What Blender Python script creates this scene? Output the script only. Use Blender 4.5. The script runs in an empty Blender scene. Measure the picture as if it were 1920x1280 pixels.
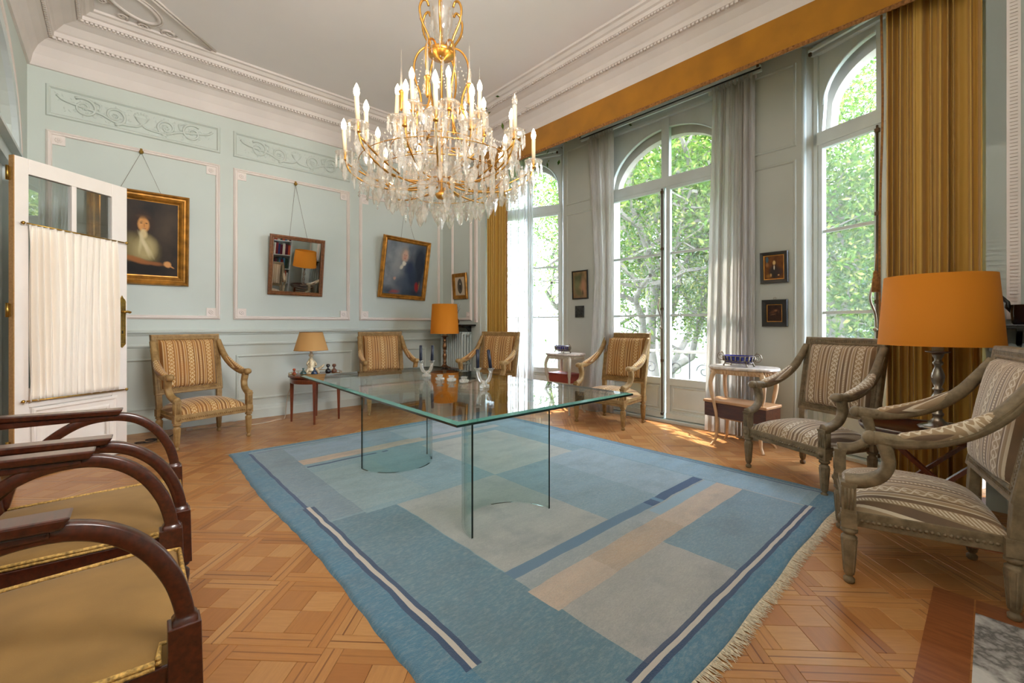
import bpy, bmesh, math, random
from math import sin, cos, pi, radians, sqrt, atan2, hypot
from mathutils import Vector, Matrix
import numpy as np
random.seed(7)
sc = bpy.context.scene
C = sc.collection
# ---------------------------------------------------------------- camera, world, lights, exposure
cam = bpy.data.cameras.new('camera'); co = bpy.data.objects.new('camera', cam); C.objects.link(co)
cam.sensor_width = 36; cam.lens = 36*818/1920; cam.shift_y = -32/1920; cam.clip_start = .03
co.location = (0, 0, 1.12); co.rotation_euler = (pi/2, 0, radians(47.66-90)); sc.camera = co
sc.view_settings.view_transform = 'Standard'; sc.view_settings.look = 'None'
sc.view_settings.gamma = 1; sc.view_settings.use_curve_mapping = False
sc.view_settings.exposure = 1.34
w = bpy.data.worlds.new('sky'); sc.world = w; w.use_nodes = True
bg = w.node_tree.nodes['Background']; bg.inputs[0].default_value = (.82, .94, 1.14, 1); bg.inputs[1].default_value = 8.5
def lamp(name, kind, loc, rot, energy, color, **k):
    l = bpy.data.lights.new(name, kind); l.energy = energy; l.color = color
    for a, b in k.items(): setattr(l, a, b)
    o = bpy.data.objects.new(name, l); C.objects.link(o); o.location = loc; o.rotation_euler = rot; return o
s_ = lamp('sun', 'SUN', (8, 6, 9), (0, 0, 0), 8.0, (1, .95, .86), angle=radians(.8))
s_.rotation_euler = Vector((-.285, -.42, -1)).to_track_quat('-Z', 'Y').to_euler()
# added fill lamp behind the camera, standing in for daylight; no real fixture there
lamp('rear_fill', 'AREA', (.9, -.62, 2.9), Vector((-.38, 1, .15)).to_track_quat('-Z', 'Y').to_euler(), 52, (1, .97, .95), shape='RECTANGLE', size=1.0, size_y=.8, spread=radians(145))
sc.cycles.use_denoising = True
sc.cycles.max_bounces = 14; sc.cycles.diffuse_bounces = 5; sc.cycles.glossy_bounces = 5; sc.cycles.transmission_bounces = 10
sc.cycles.transparent_max_bounces = 40; sc.cycles.sample_clamp_indirect = 6; sc.cycles.caustics_reflective = False

# ---------------------------------------------------------------- materials
def lin(c):
    c = [x/255 for x in c]
    return tuple((x/12.92 if x <= .04045 else ((x+.055)/1.055)**2.4) for x in c)+(1,)
class NT:
    def __init__(s, name):
        s.m = bpy.data.materials.new(name); s.m.use_nodes = True; s.t = s.m.node_tree; s.n = s.t.nodes; s.l = s.t.links
        s.b = s.n['Principled BSDF']; s.out = s.n['Material Output']
    def set(s, sock, v):
        if isinstance(v, bpy.types.NodeSocket): s.l.new(v, sock)
        else: sock.default_value = v
    def node(s, typ, ins={}, **at):
        n = s.n.new(typ)
        for k, v in at.items(): setattr(n, k, v)
        for k, v in ins.items(): s.set(n.inputs[k], v)
        return n
    def math(s, op, a, b=0.0, c=0.0):
        return s.node('ShaderNodeMath', {0: a, 1: b, 2: c}, operation=op).outputs[0]
    def mix(s, f, a, b, mode='MIX'):
        n = s.node('ShaderNodeMix', data_type='RGBA', blend_type=mode); s.set(n.inputs[0], f); s.set(n.inputs[6], a); s.set(n.inputs[7], b); return n.outputs[2]
    def ramp(s, f, pts, interp='LINEAR'):
        n = s.node('ShaderNodeValToRGB', {0: f}); r = n.color_ramp; r.interpolation = interp
        while len(r.elements) > 1: r.elements.remove(r.elements[0])
        r.elements[0].position = pts[0][0]; r.elements[0].color = pts[0][1]
        for p, c in pts[1:]:
            e = r.elements.new(p); e.color = c
        return n.outputs[0]
    def coord(s, k='Object'): return s.node('ShaderNodeTexCoord').outputs[k]
    def noise(s, sc_, det=3, vec=None, rough=.5):
        n = s.node('ShaderNodeTexNoise', {'Scale': sc_, 'Detail': det, 'Roughness': rough})
        s.l.new(vec if vec is not None else s.coord(), n.inputs['Vector']); return n.outputs[0]
    def scale(s, v, k): return s.node('ShaderNodeMapping', {'Vector': v, 'Scale': k}).outputs[0]
    def bump(s, h, st=.3, d=.01):
        n = s.node('ShaderNodeBump', {'Height': h, 'Strength': st, 'Distance': d}); s.l.new(n.outputs[0], s.b.inputs['Normal'])
    def xyz(s, v=None):
        n = s.node('ShaderNodeSeparateXYZ'); s.l.new(v if v is not None else s.coord(), n.inputs[0]); return n.outputs
def plain(name, col, rough=.5, metal=0, var=.06, nscale=6, bump=0, bscale=60, spec=.5, sheen=0, coat=0, **k):
    t = NT(name); c = lin(col)
    if var:
        f = t.noise(nscale, 3)
        d = tuple(max(0, x*(1-var*2.2)) for x in c[:3])+(1,); l = tuple(min(1, x*(1+var*2.2)) for x in c[:3])+(1,)
        t.set(t.b.inputs['Base Color'], t.ramp(f, [(.3, d), (.7, l)]))
    else: t.b.inputs['Base Color'].default_value = c
    t.b.inputs['Roughness'].default_value = rough; t.b.inputs['Metallic'].default_value = metal
    t.b.inputs['Specular IOR Level'].default_value = spec; t.b.inputs['Sheen Weight'].default_value = sheen; t.b.inputs['Coat Weight'].default_value = coat
    if bump: t.bump(t.noise(bscale, 3), bump, .004)
    return t.m
def wood(name, c1, c2, rough=.3, sc_=(3, 30, 30), coat=.3, bump=.05):
    t = NT(name); v = t.scale(t.coord(), sc_); f = t.noise(2.2, 5, v, .6)
    t.set(t.b.inputs['Base Color'], t.ramp(f, [(.3, lin(c1)), (.7, lin(c2))])); t.b.inputs['Roughness'].default_value = rough
    t.b.inputs['Coat Weight'].default_value = coat; t.b.inputs['Coat Roughness'].default_value = .15; t.bump(f, bump, .003); return t.m
def clear(name, tint=(1, 1, 1), f0=.05, haze=None, haze_w=0):
    # thin clear glass: see-through with a Schlick mirror on top, the same from every side
    t = NT(name); t.n.remove(t.b); fac = t.node('ShaderNodeLayerWeight', {'Blend': .5}).outputs['Facing']
    p = t.math('POWER', fac, 5.0); f = t.math('MULTIPLY_ADD', p, 1-f0, f0)
    a = t.node('ShaderNodeBsdfTransparent', {'Color': tint+(1,)}).outputs[0]
    if haze:
        h = t.node('ShaderNodeBsdfTranslucent', {'Color': haze+(1,)}).outputs[0]
        a = t.node('ShaderNodeMixShader', {0: haze_w, 1: a, 2: h}).outputs[0]
    g = t.node('ShaderNodeBsdfGlossy', {'Roughness': .0}).outputs[0]
    t.l.new(t.node('ShaderNodeMixShader', {0: f, 1: a, 2: g}).outputs[0], t.out.inputs[0]); return t.m
def sheer(name, col, alpha, tr=.55):
    t = NT(name); t.n.remove(t.b); c = lin(col)
    x = t.xyz()
    wv = t.noise(9, 2, t.scale(t.coord(), (6, 6, .4)))
    d = t.node('ShaderNodeBsdfDiffuse', {'Color': c}).outputs[0]; l = t.node('ShaderNodeBsdfTranslucent', {'Color': c}).outputs[0]
    s = t.node('ShaderNodeMixShader', {0: tr, 1: d, 2: l}).outputs[0]
    a = t.node('ShaderNodeMapRange', {'Value': wv, 'From Min': .3, 'From Max': .7, 'To Min': alpha-.12, 'To Max': alpha+.12}).outputs[0]
    t.l.new(t.node('ShaderNodeMixShader', {0: a, 1: t.node('ShaderNodeBsdfTransparent').outputs[0], 2: s}).outputs[0], t.out.inputs[0]); return t.m
def stripes(name, dark, mid, light, warm):
    # striped brocade: chain band, dotted band and pale lines over dark velvet, all along the chair's depth and height
    t = NT(name); X, Y, Z = t.xyz(); L = t.math('ADD', Y, Z)
    P = .165; f = t.math('FRACT', t.math('ADD', t.math('DIVIDE', X, P), 100.5))
    k = lambda c: lin(c)
    base = t.ramp(f, [(0, k(mid)), (.055, k(dark)), (.145, k(light)), (.18, k(mid)), (.27, k(light)), (.295, k(dark)), (.345, k(mid)), (.655, k(dark)), (.705, k(light)), (.73, k(mid)), (.82, k(light)), (.855, k(dark)), (.945, k(mid))], 'CONSTANT')
    a = t.math('ABSOLUTE', t.math('SUBTRACT', f, .5)); s = t.math('ABSOLUTE', t.math('SINE', t.math('MULTIPLY', L, pi/.042)))
    ch = t.math('COMPARE', a, t.math('MULTIPLY', s, .115), .026)
    dot = t.math('MULTIPLY', t.math('COMPARE', a, 0.0, .03), t.math('GREATER_THAN', t.math('SINE', t.math('MULTIPLY', L, 2*pi/.042)), .3))
    dd = t.math('MULTIPLY', t.math('GREATER_THAN', a, .46), t.math('GREATER_THAN', t.math('SINE', t.math('MULTIPLY', L, 2*pi/.014)), 0.0))
    msk = t.math('MINIMUM', t.math('ADD', t.math('ADD', ch, dot), dd), 1.0)
    col = t.mix(msk, base, k(light))
    wn = t.noise(5, 3); col = t.mix(t.ramp(wn, [(.42, (0, 0, 0, 1)), (.68, (1, 1, 1, 1))]), col, k(warm), 'MIX') if False else col
    col = t.mix(t.math('MULTIPLY', t.math('SUBTRACT', wn, .35), 1.1), col, k(warm))
    t.set(t.b.inputs['Base Color'], col); t.b.inputs['Roughness'].default_value = .75; t.b.inputs['Sheen Weight'].default_value = .35
    t.b.inputs['Sheen Roughness'].default_value = .4; t.bump(t.math('ADD', msk, t.math('MULTIPLY', t.noise(400, 2), .5)), .25, .002); return t.m
def painting(name, bgc, blobs, nz=.06, size=(1, 1), crack=.1):
    # soft-edged painted shapes on the canvas (object x across, z up, both in -.5.. .5)
    t = NT(name); o = t.coord('UV'); n = t.node('ShaderNodeTexNoise', {'Scale': 7.0, 'Detail': 4.0}); t.l.new(o, n.inputs['Vector'])
    dv = t.node('ShaderNodeVectorMath', {0: n.outputs[1], 1: (.5, .5, .5)}, operation='SUBTRACT').outputs[0]
    dv = t.node('ShaderNodeVectorMath', {0: dv, 'Scale': nz}, operation='SCALE').outputs[0]
    v = t.node('ShaderNodeVectorMath', {0: o, 1: dv}, operation='ADD').outputs[0]
    sx = t.xyz(v); v = t.node('ShaderNodeCombineXYZ', {0: sx[0], 1: sx[1], 2: 0.0}).outputs[0]
    col = t.ramp(t.noise(4, 4, v), [(.3, lin(bgc[0])), (.7, lin(bgc[1]))])
    for (cx, cy, rx, ry, rot, c, soft, op) in blobs:
        m = t.node('ShaderNodeVectorMath', {0: v, 1: (cx, cy, 0)}, operation='SUBTRACT').outputs[0]
        m = t.node('ShaderNodeVectorRotate', {'Vector': m, 'Angle': radians(-rot)}, rotation_type='Z_AXIS').outputs[0]
        m = t.node('ShaderNodeVectorMath', {0: m, 1: (1/rx, 1/ry, 0)}, operation='MULTIPLY').outputs[0]
        ln = t.node('ShaderNodeVectorMath', {0: m}, operation='LENGTH').outputs['Value']
        f = t.node('ShaderNodeMapRange', {'Value': ln, 'From Min': 1-soft, 'From Max': 1+soft*.6, 'To Min': op, 'To Max': 0.0}).outputs[0]
        col = t.mix(f, col, lin(c))
    t.set(t.b.inputs['Base Color'], col); t.b.inputs['Roughness'].default_value = .5; t.b.inputs['Specular IOR Level'].default_value = .2
    t.bump(t.noise(70, 4), crack, .003); return t.m

M = {}
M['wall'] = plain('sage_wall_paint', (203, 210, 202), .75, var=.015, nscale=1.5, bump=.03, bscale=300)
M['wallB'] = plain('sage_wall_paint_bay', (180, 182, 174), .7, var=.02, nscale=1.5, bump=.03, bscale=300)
M['frame'] = plain('pink_white_moulding_paint', (232, 220, 212), .6, var=.01)
M['plaster'] = plain('ceiling_plaster', (240, 234, 232), .85, var=.012, nscale=1)
M['cornice'] = plain('cornice_plaster', (226, 216, 210), .8, var=.02, nscale=3, bump=.05, bscale=90)
M['window'] = plain('blue_white_window_paint', (206, 214, 212), .45, var=.03, nscale=4, bump=.04, bscale=50)
M['door'] = plain('cream_door_paint', (246, 238, 230), .4, var=.01)
M['rawwood'] = wood('bare_door_edge_wood', (170, 126, 72), (196, 152, 96), .6, coat=0)
M['white'] = plain('outdoor_white_stone', (184, 174, 162), .8, var=.05)
M['brass'] = plain('aged_brass', (176, 140, 70), .35, 1, var=.12, nscale=30)
M['gold'] = plain('gilt_metal', (214, 160, 80), .28, 1, var=.08, nscale=20)
M['brown_metal'] = plain('dark_bolt_metal', (96, 76, 58), .5, .6, var=.15)
M['silver'] = plain('antique_silver', (150, 138, 124), .3, 1, var=.12, nscale=25)
M['black'] = plain('black_lacquer', (22, 19, 18), .35, var=.1)
M['marble_black'] = plain('black_marble_shelf', (26, 24, 24), .12, var=.25, nscale=9)
M['radiator'] = plain('pale_grey_radiator_paint', (182, 190, 186), .4, var=.03)
M['valance'] = plain('gold_velvet', (172, 114, 16), .9, var=.07, nscale=4, bump=.15, bscale=200, sheen=.3)
M['curtain'] = plain('ochre_silk_curtain', (196, 152, 66), .55, var=.008, nscale=2, bump=.02, bscale=300, sheen=.2)
M['fringe'] = plain('brown_trim_fringe', (150, 100, 50), .9, var=.15, nscale=60)
M['sheer'] = sheer('grey_sheer_voile', (220, 215, 210), .84, .6)
M['sheer2'] = sheer('pale_sheer_voile', (236, 236, 238), .6, .7)
M['doorcloth'] = plain('cream_gathered_cloth', (248, 238, 224), .85, var=.005, bump=.1, bscale=250, sheen=.2)
M['glass'] = clear('window_glass', (.97, .99, .985), .045, (1, 1, 1), .035)
M['tglass'] = clear('table_glass', (.955, .985, .975), .075)
M['lglass'] = clear('table_leg_glass', (.90, .965, .955), .045)
M['crystal'] = None
t = NT('polished_glass_edge'); t.b.inputs['Base Color'].default_value = (.10, .34, .28, 1); t.b.inputs['Transmission Weight'].default_value = .55; t.b.inputs['Roughness'].default_value = .08; t.b.inputs['IOR'].default_value = 1.3; M['bevel'] = t.m
t = NT('dark_glass_edge'); t.b.inputs['Base Color'].default_value = (.008, .02, .018, 1); t.b.inputs['Roughness'].default_value = .15; M['edge'] = t.m
t = NT('cut_crystal'); t.n.remove(t.b)
g1 = t.node('ShaderNodeBsdfGlass', {'IOR': 1.5, 'Roughness': .0, 'Color': (1, .985, .96, 1)}).outputs[0]; g2 = t.node('ShaderNodeBsdfTransparent').outputs[0]; g3 = t.node('ShaderNodeBsdfGlossy', {'Roughness': .05, 'Color': (1, .96, .9, 1)}).outputs[0]
fa = t.node('ShaderNodeLayerWeight', {'Blend': .5}).outputs['Facing']
g4 = t.node('ShaderNodeMixShader', {0: .6, 1: t.node('ShaderNodeBsdfDiffuse', {'Color': (1, .97, .92, 1)}).outputs[0], 2: t.node('ShaderNodeBsdfTranslucent', {'Color': (1, .95, .88, 1)}).outputs[0]}).outputs[0]
m1 = t.node('ShaderNodeMixShader', {0: .45, 1: g2, 2: g1}).outputs[0]; m1 = t.node('ShaderNodeMixShader', {0: .16, 1: m1, 2: g4}).outputs[0]
t.l.new(t.node('ShaderNodeMixShader', {0: t.math('MULTIPLY_ADD', t.math('POWER', fa, 3.0), .6, .1), 1: m1, 2: g3}).outputs[0], t.out.inputs[0]); M['crystal'] = t.m
M['giltwood'] = wood('worn_ochre_giltwood', (132, 100, 56), (176, 142, 90), .55, (10, 10, 10), 0, .2)
M['greywood'] = wood('worn_grey_beige_painted_wood', (100, 84, 60), (142, 122, 92), .6, (10, 10, 10), 0, .2)
M['cambric'] = plain('rust_underside_cloth', (140, 70, 36), .9)
M['brocade_gold'] = stripes('gold_striped_brocade', (124, 82, 38), (176, 128, 66), (222, 196, 148), (180, 114, 42))
M['brocade_silver_sheen'] = stripes('silver_sheen_striped_brocade', (108, 86, 66), (162, 138, 108), (216, 202, 178), (172, 128, 80))  # silvery velvet sheen of the two near chairs, put into the stripe colours
M['mahogany'] = wood('dark_mahogany', (42, 16, 9), (80, 34, 18), .28, (4, 40, 40), .5, .04)
M['mahogany2'] = wood('side_table_mahogany', (78, 32, 16), (124, 58, 28), .3, (30, 30, 4), .4, .04)
M['velvet'] = plain('olive_gold_velvet', (138, 104, 54), .9, var=.1, nscale=5, bump=.12, bscale=350, sheen=.08)
M['gimp'] = plain('gold_braid_trim', (190, 150, 80), .7, var=.25, nscale=120, bump=.6, bscale=200)
M['shade'] = None
def shade(name, c1):
    t = NT(name); X, Y, Z = t.xyz(); c = lin(c1); t.b.inputs['Base Color'].default_value = c; t.b.inputs['Roughness'].default_value = .8
    tr = t.node('ShaderNodeBsdfTranslucent', {'Color': c}).outputs[0]
    t.l.new(t.node('ShaderNodeMixShader', {0: .15, 1: t.b.outputs[0], 2: tr}).outputs[0], t.out.inputs[0]); t.bump(t.noise(300, 2), .1, .002); return t.m
M['shade_amber'] = shade('amber_lamp_shade', (218, 132, 18)); M['shade_tan'] = shade('tan_lamp_shade', (206, 158, 96))
M['candle'] = plain('ivory_candle_tube', (236, 214, 178), .5, var=.02)
M['bluewax'] = plain('navy_candle_wax', (8, 20, 44), .4, var=.05)
M['palewood'] = wood('pale_peach_side_table_wood', (196, 152, 108), (226, 190, 150), .5, (8, 8, 3), .1, .05)
M['stonetop'] = plain('pale_mottled_tabletop', (214, 200, 188), .35, var=.12, nscale=25)
M['redbox'] = plain('red_leather_box', (140, 56, 42), .5, var=.1)
M['boxwood'] = wood('dark_chest_wood', (60, 26, 16), (100, 52, 30), .3, (3, 20, 20), .4)
M['boxtop'] = wood('light_chest_lid_wood', (176, 126, 84), (206, 160, 116), .35, (3, 20, 20), .3)
M['cobalt'] = plain('cobalt_glass', (36, 44, 150), .12, var=.05, coat=.5)
M['bulb'] = NT('lit_bulb'); M['bulb'].b.inputs['Emission Color'].default_value = (1, .78, .52, 1); M['bulb'].b.inputs['Emission Strength'].default_value = 20.0; M['bulb'] = M['bulb'].m
M['cord'] = plain('cream_cord', (206, 190, 170), .6)
M['cordb'] = plain('black_cord', (40, 34, 30), .6)
t = NT('mirror_silver'); t.b.inputs['Base Color'].default_value = (.86, .87, .86, 1); t.b.inputs['Metallic'].default_value = 1; t.b.inputs['Roughness'].default_value = .0; M['mirror'] = t.m
M['framegold'] = plain('gilded_frame', (176, 122, 48), .35, .55, var=.18, nscale=14, bump=.1, bscale=80)
M['framebrown'] = wood('brown_frame_wood', (96, 54, 24), (140, 86, 44), .35, (20, 20, 20))
M['framedark'] = plain('ebony_frame', (20, 15, 13), .3, var=.2, coat=.3)
# parquet
def parquet(name, inlay, tone=None):
    t = NT(name); uv = t.coord('UV'); U = t.xyz(uv)
    rnd = t.math('FRACT', t.math('ADD', t.node('ShaderNodeObjectInfo').outputs['Random'], t.node('ShaderNodeNewGeometry').outputs['Random Per Island']))
    v = t.node('ShaderNodeCombineXYZ', {0: t.math('MULTIPLY', U[0], 9.0), 1: t.math('MULTIPLY', U[1], 90.0), 2: t.math('MULTIPLY', rnd, 40.0)}).outputs[0]
    g = t.noise(1.0, 5, v, .65)
    col = t.ramp(rnd, [(0, lin((166, 108, 56))), (.3, lin((188, 132, 76))), (.55, lin((176, 116, 62))), (.8, lin((196, 144, 88))), (1, lin((160, 102, 54)))])
    if tone: col = t.mix(.6, col, lin(tone))
    col = t.mix(t.node('ShaderNodeMapRange', {'Value': g, 'From Min': .35, 'From Max': .75, 'To Min': 0.0, 'To Max': .32}).outputs[0], col, lin((134, 84, 42)))
    if inlay:
        n = t.math('ADD', U[1], 0.0)
        d = t.math('COMPARE', n, .0325, .003)
        col = t.mix(t.math('MULTIPLY', d, t.math('MULTIPLY_ADD', rnd, .6, .25)), col, lin((104, 56, 32)))
    big = t.noise(.55, 2, t.node('ShaderNodeNewGeometry').outputs['Position'])
    t.set(t.b.inputs['Base Color'], col); t.set(t.b.inputs['Roughness'], t.node('ShaderNodeMapRange', {'Value': big, 'To Min': .24, 'To Max': .42}).outputs[0])
    t.bump(g, .08, .002); t.b.inputs['Specular IOR Level'].default_value = .45; return t.m
M['block'] = parquet('parquet_oak_block', False, (192, 140, 86)); M['block2'] = parquet('parquet_oak_block_darker', False, (166, 106, 54)); M['strip'] = parquet('parquet_oak_strip', True)
M['subfloor'] = plain('dark_joint_floor', (70, 42, 22), .8)
def marble():
    t = NT('white_grey_veined_marble'); n1 = t.noise(3.2, 6, t.coord(), .62); v = t.math('ABSOLUTE', t.math('SUBTRACT', n1, .5))
    col = t.ramp(v, [(0, lin((110, 106, 102))), (.03, lin((160, 154, 148))), (.10, lin((206, 200, 192))), (.3, lin((176, 170, 164)))])
    t.set(t.b.inputs['Base Color'], col); t.b.inputs['Roughness'].default_value = .2; return t.m
M['plank'] = wood('reddish_border_plank', (120, 66, 34), (156, 94, 54), .3, (20, 3, 20))

# ---------------------------------------------------------------- mesh helpers
class MB:
    def __init__(s): s.v = []; s.f = []; s.sm = []; s.uv = []; s.mi = []; s.cm = 0
    def add(s, vs, fs, smooth=False, uv=None):
        o = len(s.v); s.v += [tuple(x) for x in vs]
        for i, f in enumerate(fs):
            s.f.append(tuple(o+k for k in f)); s.sm.append(smooth); s.uv.append(uv[i] if uv else None); s.mi.append(s.cm)
        return s
    def box(s, c, d, rot=0, axis='Z'):
        x, y, z = d[0]/2, d[1]/2, d[2]/2; vs = [Vector((a*x, b*y, e*z)) for a in (-1, 1) for b in (-1, 1) for e in (-1, 1)]
        if rot:
            m = Matrix.Rotation(rot, 3, axis); vs = [m@v for v in vs]
        vs = [v+Vector(c) for v in vs]
        return s.add(vs, [(0, 1, 3, 2), (4, 6, 7, 5), (0, 4, 5, 1), (2, 3, 7, 6), (0, 2, 6, 4), (1, 5, 7, 3)])
    def hexa(s, p): # 8 points: bottom 4 ccw, top 4 ccw
        return s.add(p, [(3, 2, 1, 0), (4, 5, 6, 7), (0, 1, 5, 4), (1, 2, 6, 5), (2, 3, 7, 6), (3, 0, 4, 7)])
    def lathe(s, prof, c=(0, 0, 0), n=20, sx=1, sy=1, cap=True, m=None):
        vs = []; fs = []
        for r, z in prof:
            for k in range(n):
                a = 2*pi*k/n; p = Vector((r*cos(a)*sx, r*sin(a)*sy, z))
                if m is not None: p = m@p
                vs.append(p+Vector(c))
        for i in range(len(prof)-1):
            for k in range(n):
                k2 = (k+1) % n; fs.append((i*n+k, i*n+k2, (i+1)*n+k2, (i+1)*n+k))
        if cap:
            fs.append(tuple(range(n))[::-1]); fs.append(tuple((len(prof)-1)*n+k for k in range(n)))
        return s.add(vs, fs, True)
    def tube(s, pts, r, n=8, up=None, sec=None, cap=True, closed=False):
        pts = [Vector(p) for p in pts]; N = len(pts)
        if not isinstance(r, (list, tuple)): r = [r]*N
        if sec is None: sec = [(cos(2*pi*k/n), sin(2*pi*k/n)) for k in range(n)]
        n = len(sec); vs = []; fs = []; pn = None
        for i, p in enumerate(pts):
            a = pts[i-1] if i or closed else p; b = pts[(i+1) % N] if i < N-1 or closed else p
            d = (b-a).normalized() if (b-a).length > 1e-9 else Vector((0, 0, 1))
            if up is not None: nn = Vector(up); nn = (nn-d*nn.dot(d)).normalized()
            elif pn is None:
                nn = d.orthogonal().normalized()
            else: nn = (pn-d*pn.dot(d)).normalized()
            pn = nn; bb = d.cross(nn); ri = r[i]; rx, ry = (ri if isinstance(ri, (list, tuple)) else (ri, ri))
            for (x, y) in sec: vs.append(p+nn*x*rx+bb*y*ry)
        for i in range(N if closed else N-1):
            j = (i+1) % N
            for k in range(n):
                k2 = (k+1) % n; fs.append((i*n+k, i*n+k2, j*n+k2, j*n+k))
        if cap and not closed:
            fs.append(tuple(range(n))[::-1]); fs.append(tuple((N-1)*n+k for k in range(n)))
        return s.add(vs, fs, len(sec) > 4)
    def prism(s, poly, h0, h1, f=lambda a, b, h: (a, b, h)):
        n = len(poly); vs = [f(a, b, h0) for a, b in poly]+[f(a, b, h1) for a, b in poly]
        fs = [tuple(range(n))[::-1], tuple(range(n, 2*n))]+[(k, (k+1) % n, n+(k+1) % n, n+k) for k in range(n)]
        return s.add(vs, fs)
    def grid(s, fn, nu, nv, smooth=True):
        vs = [fn(i/nu, j/nv) for i in range(nu+1) for j in range(nv+1)]
        fs = [(i*(nv+1)+j, (i+1)*(nv+1)+j, (i+1)*(nv+1)+j+1, i*(nv+1)+j+1) for i in range(nu) for j in range(nv)]
        return s.add(vs, fs, smooth)
    def build(s, name, mat, parent=None, bevel=0, label=None, kind=None, loc=None, solid=0):
        me = bpy.data.meshes.new(name); me.from_pydata(s.v, [], s.f)
        for mm in (mat if isinstance(mat, (list, tuple)) else [mat]): me.materials.append(M[mm] if isinstance(mm, str) else mm)
        me.polygons.foreach_set('use_smooth', s.sm)
        if any(s.mi): me.polygons.foreach_set('material_index', s.mi)
        if any(u is not None for u in s.uv):
            ul = me.uv_layers.new(name='uv'); k = 0
            for i, p in enumerate(me.polygons):
                for j in range(p.loop_total): ul.data[p.loop_start+j].uv = s.uv[i][j] if s.uv[i] else (0, 0)
        bm = bmesh.new(); bm.from_mesh(me); bmesh.ops.recalc_face_normals(bm, faces=bm.faces); bm.to_mesh(me); bm.free()
        o = bpy.data.objects.new(name, me); C.objects.link(o)
        if parent: o.parent = parent
        if loc: o.location = loc
        if label: o['label'] = label
        if kind: o['kind'] = kind
        if bevel:
            b = o.modifiers.new('bevel', 'BEVEL'); b.width = bevel; b.segments = 2; b.limit_method = 'ANGLE'; b.angle_limit = radians(50); b.harden_normals = False
        if solid: q = o.modifiers.new('solid', 'SOLIDIFY'); q.thickness = solid
        return o
def thing(name, label, cat, loc=(0, 0, 0), rz=0, group=None):
    o = bpy.data.objects.new(name, None); C.objects.link(o); o.empty_display_size = .1; o.location = loc; o.rotation_euler = (0, 0, rz)
    o['label'] = label; o['category'] = cat
    if group: o['group'] = group
    return o
def tag(o, label, cat, group=None):
    o['label'] = label; o['category'] = cat
    if group: o['group'] = group
    return o
def struct(mb, name, mat, **k):
    o = mb.build(name, mat, **k)
    o['kind'] = 'structure'; return o
def dup(root, loc, rz, label=None, group=None):
    r = root.copy(); C.objects.link(r); r.location = loc; r.rotation_euler = (0, 0, rz)
    if label: r['label'] = label
    if group: r['group'] = group
    for ch in list(root.children):
        c = ch.copy(); C.objects.link(c); c.parent = r
        for g in list(ch.children):
            d = g.copy(); C.objects.link(d); d.parent = c
    return r
def spline(pts, n=8):
    # Catmull-Rom through the points
    P = [Vector(p) for p in pts]; P = [P[0]*2-P[1]]+P+[P[-1]*2-P[-2]]; out = []
    for i in range(1, len(P)-2):
        for k in range(n):
            t = k/n; a, b, c, d = P[i-1], P[i], P[i+1], P[i+2]
            out.append(.5*((2*b)+(c-a)*t+(2*a-5*b+4*c-d)*t*t+(3*b-a-3*c+d)*t**3))
    out.append(P[-2]); return out
def ellipse(a, b, n=32, c=(0, 0, 0)): return [(c[0]+a*cos(2*pi*k/n), c[1]+b*sin(2*pi*k/n), c[2]) for k in range(n)]

# ================================================================ STRUCTURE
XB, YA, XC, ZC = 3.9, 5.93, -.59, 3.98
# ---- floor: slab, parquet pieces
fl = struct(MB().box((1.5, 1.5, -.11), (9, 9.6, .2)), 'floor', 'subfloor')
S, W_, U0, V0 = .378, .065, 1.48, .715
def uv2(u, v): return ((u-v)*sqrt(.5), (u+v)*sqrt(.5))
def piece_mesh(name, l, wd, mat):
    b = MB(); g = .0006; x, y = l/2-g, wd/2-g; e = .0012
    vs = [(-x, -y, -.009), (x, -y, -.009), (x, y, -.009), (-x, y, -.009), (-x, -y, -e), (x, -y, -e), (x, y, -e), (-x, y, -e), (-x+e, -y+e, 0), (x-e, -y+e, 0), (x-e, y-e, 0), (-x+e, y-e, 0)]
    fs = [(0, 1, 5, 4), (1, 2, 6, 5), (2, 3, 7, 6), (3, 0, 4, 7), (4, 5, 9, 8), (5, 6, 10, 9), (6, 7, 11, 10), (7, 4, 8, 11), (8, 9, 10, 11)]
    b.add(vs, fs, False, [[(vs[k][0]+x, vs[k][1]+y) for k in f] for f in fs]); b.v, b.f
    return b
pieces = []
for iu in range(-6, 26):
    for iv in range(-14, 18):
        u, v = U0+iu*S, V0+iv*S; h = W_/2; L = S-W_
        for (du, dv, r, kind) in ((L/2, h, 0, 's'), (S-h, L/2, 90, 's'), (S-L/2, S-h, 0, 's'), (h, S-L/2, 90, 's')):
            pieces.append((u+du, v+dv, r, kind))
        q = (S-2*W_)/2
        for a in (0, 1):
            for b_ in (0, 1): pieces.append((u+W_+q*(a+.5), v+W_+q*(b_+.5), 90*((a+b_+iu) % 2), 'b' if (a+b_) % 2 else 'c'))
def inroom(x, y):
    if x < -1.3 or y < -1 or y > YA+.05: return False
    if .95 < x < 3.3 and .85 < y < 4.15: return False
    if 2.0 < x < 2.38 and y < -.02: return False
    if y > 5.05 or y < .05: return x < XB+.05
    return x < 4.85
F_ = (cos(radians(47.66)), sin(radians(47.66))); R_ = (F_[1], -F_[0])
near, far = [], []
for p in pieces:
    x, y = uv2(p[0], p[1])
    if not inroom(x, y): continue
    d = x*F_[0]+y*F_[1]; r = x*R_[0]+y*R_[1]
    vis = d > .9 and abs(r/d) < 1.25 and 608+818*1.12/d < 1330 and not (.75 < x < 3.45 and .68 < y < 4.3)
    (near if vis else far).append((d if vis else 99, x, y, p[2], p[3]))
near.sort(key=lambda q: q[0]); far += near[300:]; near = near[:300]
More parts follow.
